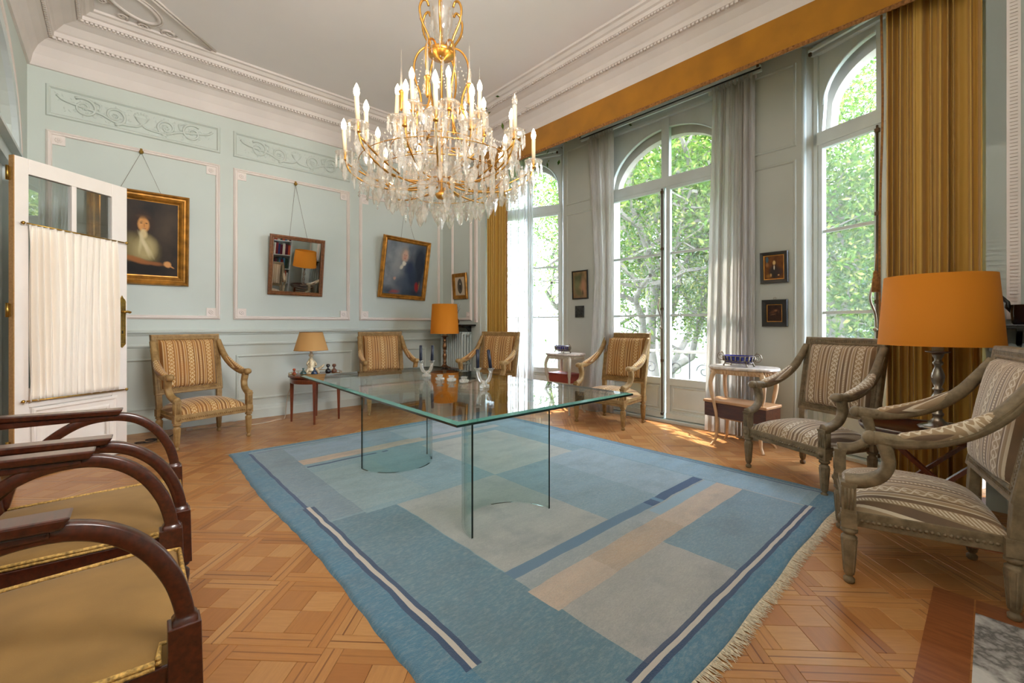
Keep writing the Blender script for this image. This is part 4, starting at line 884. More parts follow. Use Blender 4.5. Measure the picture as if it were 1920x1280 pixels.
vase(1.945, 5.30, 1.2, (104, 62, 42), 'small brown lidded vase, rightmost on the round mahogany table', 1)
cd = thing('power_cable', 'pale lamp cord lying on the parquet behind the left striped armchair', 'cable')
b = MB(); b.tube(spline([(1.62, 5.53, .55), (1.52, 5.60, .30), (1.50, 5.66, .02), (1.42, 5.62, .006), (1.2, 5.54, .005), (1.0, 5.58, .005), (.8, 5.66, .005), (.6, 5.7, .005)], 8), .004, 6); b.build('cord', 'cord', cd)
b = MB(); b.box((.585, 5.70, .012), (.05, .03, .022)); b.build('plug', 'cord', cd)
cd = thing('coiled_cable', 'dark coiled cable on the floor behind the open door', 'cable')
b = MB(); b.tube(spline([(.16+.06*cos(k*.8)+.01*k, 5.35+.05*sin(k*.8), .008+.002*k) for k in range(14)]+[(.4, 5.5, .006), (.5, 5.75, .006)], 5), .005, 6); b.build('cord', 'cordb', cd)
# tall lamps
def tall_lamp(label, loc, rs, rt, z0, z1, zb, mat):
    L = thing('table_lamp', label, 'lamp', loc, 0, 'amber-shaded candlestick lamps'); z = loc[2]; H = z1-z; hb = z0-z
    shade_mb(rs, rt, z0-z, z1-z).build('lamp_shade', 'shade_amber', L)
    b = MB(); k = hb/.5
    pr = [(.085, 0), (.09, .01), (.075, .022), (.05, .03), (.03, .05), (.018, .07), (.026, .085), (.026, .095), (.017, .105), (.022, .14), (.030, .175), (.026, .20), (.014, .225), (.024, .235), (.024, .243), (.015, .25), (.026, .28), (.031, .315), (.024, .345), (.014, .375), (.024, .39), (.024, .398), (.015, .41), (.019, .425), (.026, .44), (.026, .45), (.052, .458), (.056, .464), (.02, .466)]
    b.lathe([(r, q*k) for r, q in pr], n=20); b.build('baluster_base', mat, L)
    b = MB(); b.tube([(0, 0, .462*k), (0, 0, .56*k)], .026, 14); b.build('candle_sleeve', 'candle', L)
    b = MB(); b.tube([(0, 0, .56*k), (0, 0, H-.03)], .005, 6); b.tube([(-rt, 0, H-.01), (rt, 0, H-.01)], .002, 4); b.build('stem', 'brass', L); return L
tall_lamp('large amber drum-shade lamp on silver candlestick base before the right ochre curtain', (3.50, .205, .52), .268, .238, 1.0, 1.398, .5, 'silver')
tall_lamp('amber-shade lamp with bronze base in the far corner by the radiator', (3.45, 5.20, .50), .200, .176, .99, 1.406, .48, plain('bronze_lamp', (120, 84, 56), .35, .8, var=.2, nscale=30))
# butler's tray table
t = thing('folding_tray_table', 'oval dark tray table on crossed legs under the big amber lamp', 'table', (3.47, .22, 0), radians(-75))
b = MB(); b.lathe([(.001, .49), (.325, .49), (.335, .505), (.34, .522), (.334, .522), (.328, .508), (.001, .506)], n=48, sx=1, sy=.78, cap=False); b.build('tray', 'mahogany', t)
b = MB(); b.tube([(.337*cos(2*pi*k/48), .337*.78*sin(2*pi*k/48), .523) for k in range(48)], .005, 6, closed=True); b.build('tray_rim', 'silver', t)
for y in (-.16, .16):
    for s in (-1, 1): b = MB(); b.tube([(s*.24, y+s*.012, .488), (-s*.24, y+s*.012, 0)], [(.014, .010)]*2, up=(0, 1, 0), sec=[(.8, 1), (-.8, 1), (-.8, -1), (.8, -1)]); b.build('crossed_leg', 'palewood' if False else 'mahogany2', t)
b = MB(); b.tube([(.2, -.16, .42), (.2, .16, .42)], .009, 8); b.tube([(-.2, -.16, .42), (-.2, .16, .42)], .009, 8); b.build('stretcher', 'mahogany2', t)
# small round table under the corner lamp
t = thing('lamp_table', 'small round wooden table under the far corner lamp', 'table', (3.45, 5.20, 0))
b = MB(); b.lathe([(.001, .47), (.18, .47), (.195, .48), (.195, .49), (.19, .498), (.001, .498)], n=36, cap=False); b.build('tabletop', 'mahogany2', t)
b = MB(); b.lathe([(.02, .12), (.035, .16), (.045, .24), (.025, .32), (.03, .40), (.05, .47)], n=16); b.build('column', 'mahogany2', t)
for k in range(3):
    a = k*2*pi/3+.4; b = MB(); b.tube(spline([(0, 0, .17), (.09*cos(a), .09*sin(a), .13), (.17*cos(a), .17*sin(a), .04), (.21*cos(a), .21*sin(a), .012)], 5), [.02]*8+[.014]*8, 8); b.build('leg', 'mahogany2', t)
# gueridons with shelf
def gueridon(label, loc, rz, ztop, zsh, sx, sy, wd):
    t = thing('gueridon', label, 'table', loc, rz, 'pale gueridon tables')
    def outline(n=64):
        o = []
        for k in range(n):
            a = 2*pi*k/n; r = 1+.05*cos(4*a+pi)+.02*cos(8*a); o.append((sx*r*cos(a), sy*r*sin(a)))
        return o
    o = outline(); b = MB(); q = lambda s, z: [(x*s, y*s, z) for x, y in o]; n = len(o)
    vs = q(.95, ztop-.026)+q(1, ztop-.018)+q(1, ztop-.006)+q(.97, ztop)
    b.add(vs, [(r*n+k, r*n+(k+1) % n, (r+1)*n+(k+1) % n, (r+1)*n+k) for r in range(3) for k in range(n)]+[tuple(3*n+k for k in range(n)), tuple(range(n))[::-1]]); b.build('tabletop', 'stonetop', t)
    b = MB(); vs = q(.88, ztop-.07)+q(.90, ztop-.068)+q(.90, ztop-.026); b.add(vs, [(r*n+k, r*n+(k+1) % n, (r+1)*n+(k+1) % n, (r+1)*n+k) for r in range(2) for k in range(n)]); ap = b.build('apron', wd, t)
    b = MB()
    for k in range(n):
        x, y = o[k]; a = atan2(y, x); b.tube([(x*.91, y*.91, ztop-.062), (x*.91+.012*sin(a), y*.91-.012*cos(a), ztop-.032)], .007, 5)
    b.build('carved_band', wd, ap, kind='stuff')
    for s1 in (-1, 1):
        for s2 in (-1, 1):
            a = (s1*sx*.62, s2*sy*.62); d = Vector((s1, s2, 0)).normalized()
            P = lambda r, z: (a[0]+d.x*r, a[1]+d.y*r, z)
            b = MB(); b.tube(spline([P(.0, ztop-.03), P(.035, ztop-.10), P(.045, ztop-.18), P(.015, ztop-.34), P(-.012, ztop-.5), P(-.002, .07), P(.03, .02), P(.04, 0)], 5), [.022]*6+[.020]*8+[.015]*12+[.011]*6+[.014]*4, 8, up=(d.x, d.y, .01)); b.build('leg', wd, t)
    b = MB(); vs = q(.66, zsh-.014)+q(.68, zsh-.008)+q(.67, zsh); b.add(vs, [(r*n+k, r*n+(k+1) % n, (r+1)*n+(k+1) % n, (r+1)*n+k) for r in range(2) for k in range(n)]+[tuple(2*n+k for k in range(n)), tuple(range(n))[::-1]]); b.build('shelf', wd, t)
gueridon('pale marble-topped gueridon with cobalt bowl, right of the French door', (4.26, 1.53, 0), 0, .735, .262, .21, .31, 'palewood')
gueridon('pale gueridon with a red box on its shelf, left of the French door', (4.28, 3.68, 0), 0, .753, .388, .20, .27, plain('bleached_table_wood', (196, 184, 166), .5, var=.04))
def bowl(label, loc, rz, s=1.0):
    r = thing('footed_bowl', label, 'bowl', loc, rz, 'cobalt and silver oval bowls'); s_ = s
    b = MB(); b.lathe([(.10*s, .028*s), (.125*s, .04*s), (.14*s, .08*s), (.148*s, .098*s), (.143*s, .098*s), (.134*s, .08*s), (.12*s, .044*s), (.001, .036*s)], n=36, sy=.6, cap=False); b.build('liner', 'cobalt', r)
    b = MB(); n = 22
    for rr, z in ((.148, .096), (.135, .05), (.12, .036)): b.tube([(rr*s*cos(2*pi*k/40), rr*s*.6*sin(2*pi*k/40), z*s) for k in range(40)], .004*s, 5, closed=True)
    for k in range(n):
        a = 2*pi*k/n; b.tube([(.138*s*cos(a), .138*.6*s*sin(a), .048*s), (.149*s*cos(a), .149*.6*s*sin(a), .094*s)], [.008*s, .006*s], 5)
    b.build('pierced_mount', 'silver', r)
    for sg in (-1, 1):
        b = MB(); c_ = (sg*.175*s, 0, .085*s); b.tube([(c_[0]+sg*.032*s*cos(a_*.42), 0, c_[2]+.036*s*sin(a_*.42)) for a_ in range(-6, 8)], .005*s, 6); b.tube([(c_[0]+sg*.016*s*cos(a_*.6), 0, c_[2]+.02*s*sin(a_*.6)) for a_ in range(8)], .004*s, 5)
        b.tube([(sg*.145*s, 0, .06*s), (sg*.165*s, 0, .05*s), (sg*.19*s, 0, .055*s)], .005*s, 5); b.tube([(sg*.145*s, 0, .11*s), (sg*.17*s, 0, .135*s)], .004*s, 5); b.build('handle', 'silver', r)
        for q in (-1, 1): b = MB(); b.tube([(sg*.095*s, q*.05*s, .045*s), (sg*.105*s, q*.056*s, .02*s), (sg*.112*s, q*.06*s, .004*s)], [.009*s, .006*s, .009*s], 6); b.build('foot', 'silver', r)
bowl('cobalt glass bowl in silver mount on the gueridon right of the French door', (4.24, 1.56, .735), radians(80), 1.0)
bowl('cobalt glass bowl in silver mount on the gueridon left of the French door', (4.27, 3.72, .753), radians(75), .92)
def chest(label, loc, rz, d, m1_, m2_):
    r = thing('wooden_box', label, 'box', loc, rz); b = MB(); b.box((0, 0, d[2]*.42), (d[0], d[1], d[2]*.84)); b.build('body', m1_, r, bevel=.003)
    b = MB(); b.box((0, 0, d[2]*.91), (d[0]+.018, d[1]+.018, d[2]*.16)); b.build('lid', m2_, r, bevel=.006)
    b = MB(); b.box((0, -d[1]/2-.002, d[2]*.6), (.02, .004, .02)); b.build('lock', 'brass', r)
chest('dark wooden box with light lid on the shelf of the right gueridon', (4.24, 1.54, .262), radians(82), (.56, .26, .155), 'boxwood', 'boxtop')
chest('red leather box on the shelf of the left gueridon', (4.26, 3.68, .388), radians(88), (.36, .20, .115), 'redbox', 'redbox')
# radiators and marble shelves
def radiator(label, x, y0, y1, cat='radiator'):
    t = thing('radiator', label, 'radiator', (x, (y0+y1)/2, 0), 0, 'cast-iron column radiators'); n = int((y1-y0)/.052)
    for k in range(n):
        y = -(y1-y0)/2+.026+.052*k; b = MB()
        for j in range(4):
            xx = -.075+.05*j; b.tube([(xx, y, .12), (xx, y, .98)], [(.019, .018)]*2, 8, up=(1, 0, 0))
        for z in (.10, .55, .99): b.tube([(-.085, y, z), (.085, y, z)], [(.022, .020)]*2, 8, up=(0, 0, 1))
        if k in (0, n-1): b.box((-.075, y, .05), (.03, .03, .1)); b.box((.075, y, .05), (.03, .03, .1))
        b.build('section', 'radiator', t)
    e = -(y1-y0)/2-.005 if y0 > 1 else (y1-y0)/2+.005; sg = -1 if y0 > 1 else 1
    b = MB(); b.lathe([(.026, 0), (.028, .012), (.018, .018), (.016, .03), (.001, .032)], (0, e, .975), 12, m=Matrix.Rotation(-sg*pi/2, 3, 'X')); b.build('end_plug', 'radiator', t)
    return t
radiator('pale column radiator under the black shelf in the far corner', 3.795, 5.13, 5.72)
radiator('pale column radiator behind the right-hand armchair', 3.795, -.68, -.03)
def shelf(label, y0, y1):
    t = thing('marble_shelf', label, 'shelf', (3.765, (y0+y1)/2, 1.095), 0, 'black marble radiator shelves'); b = MB(); b.box((0, 0, .012), (.27, y1-y0, .024)); b.build('slab', 'marble_black', t, bevel=.003)
    for s in (-1, 1):
        b = MB(); y = s*((y1-y0)/2-.12); b.prism([(.13, 0), (-.10, 0), (-.10, -.012), (.05, -.03), (.11, -.09), (.13, -.10)], -.012, .012, lambda a, c, h: (a, y+h, c)); b.build('bracket', 'marble_black', t)
shelf('black marble shelf over the radiator in the far corner', 5.06, 5.80); shelf('black marble shelf over the radiator at the right edge', -.76, .01)
tp = thing('mortar', 'glossy black pot with a slanting handle on the right marble shelf', 'pot', (3.70, -.135, 1.119), radians(70))
b = MB(); b.lathe([(.05, 0), (.058, .01), (.062, .06), (.060, .105), (.064, .11), (.055, .11), (.05, .02), (.001, .02)], n=24, cap=False); b.build('body', plain('black_glaze', (30, 24, 30), .12, var=.3, nscale=30, coat=.8), tp)
b = MB(); b.tube([(.055, 0, .07), (.075, 0, .10), (.075, 0, .125), (.11, 0, .165)], [.012, .014, .010, .012], 8); b.build('handle', 'black', tp)
dr = thing('dried_twigs', 'dark dried twigs standing behind the far corner lamp', 'twigs', (3.74, 5.33, 1.119)); b = MB(); rr = random.Random(2)
b.lathe([(.03, 0), (.045, .03), (.04, .07), (.02, .10), (.026, .115)], n=12); b.build('pot', 'black', dr); b = MB()
for k in range(9):
    a = rr.uniform(0, 6.28); q = rr.uniform(.02, .07); b.tube([(0, 0, .09), (q*.5*cos(a), q*.5*sin(a), .2), (q*cos(a), q*sin(a), rr.uniform(.24, .36))], [.0025, .002, .001], 4)
b.build('twig_stems', 'black', dr)

# ================================================================ PICTURES
def picture(name, label, fmap, u0, u1, z0, z1, dtop, prof, mf, art, depth=.03, hook=None, cat='painting', tiltlr=0, slip=None):
    # fmap(u, off, z): wall point; picture hangs with its top dtop metres off the wall
    uc, zc = (u0+u1)/2, (z0+z1)/2; p0 = Vector(fmap(uc, 0, z0)); t = thing(name, label, cat, p0)
    W2, H = abs(u1-u0)/2, z1-z0; ex = (Vector(fmap(uc+(1 if u1 > u0 else -1), 0, z0))-p0); en = Vector(fmap(uc, 1, z0))-p0; s_ = dtop/H
    def f(x, h, z): return ex*(x*cos(tiltlr)+ (z-H/2)*sin(tiltlr)) + en*(h+.004+s_*z) + Vector((0, 0, z-h*s_ - x*sin(tiltlr)))
    b = MB(); mitred(b, f, -W2, W2, 0, H, prof, 0); b.add([f(-W2, 0, 0), f(W2, 0, 0), f(W2, 0, H), f(-W2, 0, H)], [(0, 1, 2, 3)]); fr = b.build('frame', mf, t)
    if slip:
        b = MB(); i = prof[-1][0]; mitred(b, f, -W2+i-.002, W2-i+.002, i-.002, H-i+.002, [(0, prof[-1][1]+.002), (slip[0], prof[-1][1]+.001)], .002); b.build('inner_slip', slip[1], t); inset = i+slip[0]-.002
    else: inset = prof[-1][0]-.001
    hh = prof[-1][1]-.002
    me = MB(); me.add([f(-W2+inset, hh, inset), f(W2-inset, hh, inset), f(W2-inset, hh, H-inset), f(-W2+inset, hh, H-inset)], [(0, 1, 2, 3)], False, [[(0, 0), (1, 0), (1, 1), (0, 1)]])
    me.build('mirror_glass' if cat == 'mirror' else 'canvas', art, t)
    if hook:
        hp = Vector(fmap(hook[0], .012, hook[1]))-p0; b = MB()
        for sx in (-1, 1): b.tube([hp, f(sx*W2*hook[2], .01, H*.97)], .0018, 4)
        b.build('hanging_cord', 'brown_metal', t)
        b = MB(); m = Matrix.Rotation(pi/2, 3, 'X'); b.lathe([(.002, 0), (.018, .004), (.020, .012), (.010, .02), (.016, .03), (.012, .038), (.001, .042)], hp, 12, m=m); b.lathe([(.006, 0), (.014, .004), (.010, .014), (.001, .016)], hp+Vector((0, 0, .025)), 10, m=m); b.build('rosette_hook', 'brass', t)
    return t
GP = [(0, .02), (.006, .04), (.018, .052), (.028, .044), (.034, .034), (.048, .036), (.06, .030), (.066, .034), (.082, .022), (.09, .012)]
sk, wt = (196, 128, 62), (196, 178, 132)
woman = painting('portrait_of_woman', ((26, 18, 12), (56, 42, 28)), [(.85, .66, .16, .25, -20, (92, 74, 54), .8, .4), (.53, .70, .15, .17, 8, (52, 32, 16), .35, 1), (.43, .56, .06, .17, 10, (50, 32, 18), .4, .95), (.50, .33, .25, .23, -14, (112, 98, 56), .35, 1), (.40, .34, .10, .20, 15, (150, 134, 90), .6, .7), (.56, .36, .15, .17, -20, (178, 160, 112), .4, .9), (.535, .685, .076, .105, 6, (206, 144, 78), .22, 1), (.50, .70, .025, .07, 0, (220, 164, 98), .8, .5), (.505, .70, .020, .007, 5, (60, 34, 18), .4, .85), (.572, .70, .018, .007, -5, (60, 34, 18), .4, .85), (.505, .722, .026, .005, 8, (84, 52, 28), .5, .7), (.545, .672, .010, .028, 0, (168, 104, 54), .6, .6), (.545, .628, .026, .008, 0, (150, 52, 34), .4, .9), (.535, .555, .05, .07, 0, (214, 190, 140), .4, .9), (.545, .42, .028, .16, 24, (224, 208, 166), .6, .75), (.50, .44, .022, .15, -8, (206, 190, 146), .6, .6), (.60, .36, .02, .13, 30, (210, 194, 150), .7, .5), (.53, .785, .085, .03, -4, (96, 66, 34), .6, .6), (.50, .10, .40, .10, -3, (20, 13, 9), .4, .97), (.44, .20, .18, .04, -14, (160, 98, 46), .4, .9), (.66, .165, .16, .028, -4, (148, 90, 44), .45, .85), (.86, .165, .055, .042, -12, (212, 150, 90), .3, 1), (.92, .135, .045, .010, -25, (196, 132, 76), .4, .9)], .03)
picture('oil_painting', 'gold-framed dark portrait of a seated woman in a pale shawl, partly behind the door', fA, -.20, .60, 1.535, 2.485, .085, [(a, c) for a, c in GP]+[(.10, .010)], 'framegold', woman, hook=(.205, 2.90, .42))
picture('wall_mirror', 'brown-framed mirror hanging tilted between the two portraits', fA, 1.375, 2.018, 1.485, 2.21, .10, [(0, .018), (.006, .026), (.02, .03), (.032, .022), (.040, .024), (.048, .012)], 'framebrown', 'mirror', hook=(1.69, 2.89, .33), cat='mirror', tiltlr=radians(.4))
man = painting('portrait_of_man', ((92, 100, 110), (146, 148, 150)), [(.86, .55, .22, .7, -4, (30, 40, 54), .55, .95), (.5, .05, .7, .10, 0, (34, 42, 54), .6, .9), (.62, .66, .10, .12, 0, (70, 72, 76), .5, .5), (.5, .30, .30, .34, -4, (62, 72, 86), .4, .95), (.68, .36, .11, .26, 12, (46, 56, 74), .45, .9), (.62, .55, .10, .13, -8, (44, 54, 78), .5, .9), (.30, .45, .16, .42, 4, (150, 152, 152), .7, .7), (.42, .22, .2, .14, 0, (70, 80, 94), .6, .8), (.46, .78, .115, .135, 0, (150, 140, 130), .4, .9), (.475, .75, .085, .11, 0, (196, 158, 138), .3, 1), (.47, .72, .04, .05, 0, (190, 130, 112), .6, .6), (.445, .765, .016, .007, 0, (80, 60, 54), .5, .8), (.505, .765, .016, .007, 0, (80, 60, 54), .5, .8), (.48, .695, .022, .006, 0, (140, 60, 54), .5, .8), (.47, .60, .055, .05, -10, (212, 206, 190), .35, 1), (.40, .54, .06, .04, 30, (206, 200, 184), .4, .9), (.26, .31, .035, .03, 20, (190, 146, 130), .4, .9), (.84, .17, .05, .10, 8, (150, 38, 34), .4, .95), (.90, .21, .012, .09, 4, (160, 110, 50), .5, .8), (.28, .05, .12, .035, 10, (156, 72, 70), .6, .8)], .08)
picture('oil_painting', 'gilt-framed blue-grey portrait of a man hanging tilted at right of the mirror', fA, 2.80, 3.57, 1.50, 2.385, .13, [(0, .02), (.006, .038), (.016, .046), (.03, .034), (.044, .040), (.058, .030), (.066, .014)], 'framegold', man, hook=(3.22, 2.89, .30), tiltlr=radians(2.2))
engr = painting('small_engraving', ((196, 176, 150), (210, 192, 166)), [(.5, .5, .26, .42, 0, (70, 64, 58), .08, .95), (.5, .5, .2, .34, 0, (104, 96, 86), .5, .8), (.52, .46, .10, .2, 0, (54, 50, 48), .4, .9), (.52, .62, .05, .06, 0, (190, 178, 160), .4, .9)], .02)
picture('small_framed_print', 'small gilt-framed figure print on the narrow corner wall', fB, 5.60, 5.24, 1.505, 1.895, .03, [(0, .016), (.006, .026), (.05, .020), (.06, .012)], 'framegold', engr, tiltlr=radians(1))
f4 = lambda y, o, z: (4.575-o, y, z)
lands = painting('small_landscape', ((120, 96, 66), (160, 128, 92)), [(.4, .75, .4, .2, 0, (70, 84, 60), .6, .9), (.3, .5, .25, .2, 20, (110, 118, 84), .6, .8), (.75, .4, .15, .35, 10, (178, 130, 100), .6, .8), (.4, .2, .35, .15, -10, (96, 100, 72), .6, .8), (.7, .2, .05, .12, 0, (60, 50, 44), .5, .8)], .1)
picture('small_framed_print', 'black-framed green and brown landscape print between far window and French door', f4, 3.80, 3.535, 1.455, 1.835, .012, [(0, .008), (.004, .016), (.014, .016), (.018, .008)], 'framedark', lands)
rel = thing('relief_plaque', 'small dark square relief plaque below the landscape print', 'plaque', (4.575, 3.68, 1.29)); b = MB(); b.box((-.008, 0, 0), (.016, .145, .155)); b.build('plate', plain('dark_bronze_relief', (58, 60, 58), .5, .3, var=.3, nscale=40, bump=.8, bscale=60), rel, bevel=.004)
b = MB()
for k in range(7): b.tube(spline([(-.018, -.04+.012*k, -.05), (-.022, -.03+.012*k, 0), (-.018, -.045+.013*k, .05)], 3), .003, 5)
b.build('raised_figures', bpy.data.materials['dark_bronze_relief'], rel)
DP = [(0, .012), (.006, .024), (.03, .022), (.034, .014)]
pm1 = painting('small_man_interior', ((86, 50, 20), (116, 68, 26)), [(.14, .84, .08, .14, 0, (60, 90, 100), .2, .95), (.15, .62, .09, .1, 0, (150, 104, 60), .5, .8), (.52, .30, .27, .34, 0, (46, 42, 40), .4, .95), (.8, .28, .2, .2, 0, (60, 46, 42), .5, .8), (.52, .70, .075, .10, 0, (206, 168, 110), .3, 1), (.52, .49, .035, .10, 0, (214, 204, 184), .4, .95), (.34, .16, .05, .07, 0, (200, 154, 90), .5, .9), (.2, .12, .12, .09, 0, (150, 104, 40), .6, .8), (.75, .15, .05, .03, 0, (200, 150, 100), .5, .9)], .03)
picture('small_portrait', 'black-framed small portrait of a man, upper of two by the right window', f4, 1.484, 1.247, 1.508, 1.80, .012, DP, 'framedark', pm1, slip=(.008, 'framegold'))
pm2 = painting('small_dark_scene', ((36, 22, 16), (58, 34, 22)), [(.45, .6, .3, .1, 20, (104, 66, 44), .7, .7), (.6, .66, .1, .06, 0, (140, 96, 64), .6, .7), (.4, .42, .2, .04, 10, (120, 84, 60), .6, .7), (.8, .6, .06, .12, -20, (92, 62, 46), .6, .6)], .1)
p_ = picture('small_dark_picture', 'small square black-framed dark picture, lower of two by the right window', f4, 1.47, 1.252, 1.100, 1.352, .008, [(0, .010), (.006, .022), (.042, .020), (.046, .012)], 'framedark', pm2, slip=(.007, 'framegold'))
b = MB(); b.tube([(0, .012*cos(2*pi*k/12), .262+.012*sin(2*pi*k/12)) for k in range(12)], .002, 4, closed=True); b.build('ring', 'silver', p_, loc=(-.008, 0, 0))
# bookcase on the rear wall, seen in the mirror
bc = thing('bookcase', 'open pale bookcase against the rear wall, seen in the mirror', 'bookcase', (2.95, -.79, 0))
b = MB()
for x in (-.42, .42): b.box((x, .13, 1.1), (.03, .26, 2.2))
b.box((0, .005, 1.1), (.84, .01, 2.2)); b.build('carcass', 'window', bc)
rr = random.Random(5); BC = [(30, 60, 130), (120, 24, 34), (228, 222, 210), (24, 26, 34), (190, 80, 50), (60, 110, 150), (206, 196, 170), (90, 20, 50), (40, 70, 60)]
CN = ['navy', 'red', 'white', 'black', 'orange', 'light blue', 'cream', 'plum', 'green']; ON = 'first second third fourth fifth sixth seventh eighth ninth tenth eleventh twelfth thirteenth fourteenth fifteenth sixteenth seventeenth eighteenth nineteenth'.split(); SN = {1: 'lowest', 2: 'second lowest', 3: 'second highest', 4: 'highest'}
for k, z in enumerate((.05, .42, .78, 1.14, 1.5, 1.86)):
    b = MB(); b.box((0, .13, z), (.82, .25, .02)); b.build('shelf', 'window', bc)
    x = -.38; bi = 0
    while x < .36 and .3 < z < 1.6:
        wb_ = rr.uniform(.034, .062); hb = rr.uniform(.22, .31); c_ = rr.choice(BC)
        nm = 'cover_%d' % BC.index(c_); mt = bpy.data.materials.get(nm) or plain(nm, c_, .5, var=.05)
        b = MB(); b.box((0, 0, hb/2), (wb_, .16, hb)); o = b.build('book', mt, None, bevel=.003, loc=(2.95+x+wb_/2, -.64, z+.01)); tag(o, '%s book, %s from left on the %s shelf of the rear bookcase' % (CN[BC.index(c_)], ON[bi], SN[k]), 'book', 'books in the bookcase'); x += wb_+.003; bi += 1

# ================================================================ CHANDELIER
cx0, cy0 = 2.29*1.0, 0
CD = 3.0; CX = (828-960)/818*CD
chx, chy = CD*F_[0]+CX*R_[0], CD*F_[1]+CX*R_[1]
ch = thing('chandelier', 'large gilt and crystal chandelier with lit candle bulbs over the glass table', 'chandelier', (chx, chy, 0), radians(12))
P3 = lambda r, a, z: (r*cos(a), r*sin(a), z)
b = MB(); z = 3.36
while z < ZC-.03: b.tube([(.011*cos(2*pi*k/8)*(1 if int(z*40) % 2 else 0)+0, .011*cos(2*pi*k/8)*(0 if int(z*40) % 2 else 1), z+.018+.019*sin(2*pi*k/8)) for k in range(8)], .003, 5, closed=True); z += .03
b.build('chain', 'brass', ch)
b = MB(); b.lathe([(.001, ZC-.06), (.02, ZC-.05), (.05, ZC-.02), (.06, ZC-.001)], n=20); b.build('ceiling_rose', 'gold', ch)
b = MB(); b.lathe([(.006, 1.98), (.03, 1.985), (.045, 2.01), (.02, 2.03), (.008, 2.05), (.008, 2.55), (.02, 2.56), (.008, 2.58), (.008, 2.92), (.02, 2.93), (.035, 2.945), (.085, 2.965), (.092, 2.985), (.085, 3.0), (.04, 3.015), (.012, 3.03), (.008, 3.05), (.008, 3.34), (.001, 3.36)], n=24); b.build('central_stem', 'gold', ch)
b = MB(); b.lathe([(.03, 3.08), (.05, 3.10), (.07, 3.16), (.078, 3.24), (.085, 3.31), (.080, 3.31), (.07, 3.24), (.055, 3.12)], n=16, cap=False); b.build('crown_vase', 'crystal', ch)
b = MB(); b.lathe([(.012, 2.06), (.05, 2.08), (.10, 2.13), (.13, 2.19), (.135, 2.24), (.10, 2.28), (.05, 2.31), (.025, 2.36), (.03, 2.42), (.045, 2.47), (.03, 2.52), (.015, 2.56)], n=16, cap=False); b.build('crystal_body', 'crystal', ch)
pend_i = []   # pendants hung one by one
def drop(kind, x, y, z, s=1.0, rz=0): pend_i.append((kind, x, y, z, s, rz))
def hoop(r, z, rad=.005):
    rad *= .45; hb_ = MB(); hb_.tube([P3(r, 2*pi*k/40, z) for k in range(40)], rad, 5, closed=True); hb_.build('frame_hoop', 'gold', ch)
# cage ribs and crown scrolls
for k in range(6):
    a = k*pi/3+.2; b = MB()
    b.tube(spline([P3(.05, a, 2.99), P3(.10, a, 3.02), P3(.155, a, 2.98), P3(.185, a, 2.90), P3(.18, a, 2.80), P3(.145, a, 2.70), P3(.14, a, 2.62), P3(.18, a, 2.52), P3(.25, a, 2.47), P3(.27, a, 2.52)], 5), .0075, 6); b.build('cage_rib', 'gold', ch)
    b = MB(); b.tube(spline([P3(.07, a+.5, 2.99), P3(.10, a+.5, 3.07), P3(.145, a+.5, 3.15), P3(.16, a+.5, 3.23), P3(.14, a+.5, 3.29), P3(.11, a+.5, 3.30), P3(.095, a+.5, 3.27)], 5), .0085, 6); b.build('crown_scroll', 'gold', ch)
    drop('spear', *P3(.16, a+.5, 3.22), .7, a); drop('bead', *P3(.185, a, 2.92), 1, a); drop('spear', *P3(.20, a, 2.88), .8, a)
    b = MB(); zz = 2.68; q = P3(.27, a+.25, 0); b.lathe([(.004, zz-.14), (.012, zz-.12), (.012, zz-.03), (.020, zz-.02), (.022, zz-.01), (.012, zz)], (q[0], q[1], 0), 8); b.build('spike_holder', 'gold', ch)
    b = MB(); b.lathe([(.016, zz), (.018, zz+.02), (.011, zz+.03), (.001, zz+.27)], (q[0], q[1], 0), 4); b.build('glass_spike', 'crystal', ch)
hoop(.09, 2.97, .006); hoop(.26, 2.50, .006); hoop(.42, 2.13, .007); hoop(.25, 2.02, .006); hoop(.54, 2.18, .006); hoop(.34, 2.30, .006)
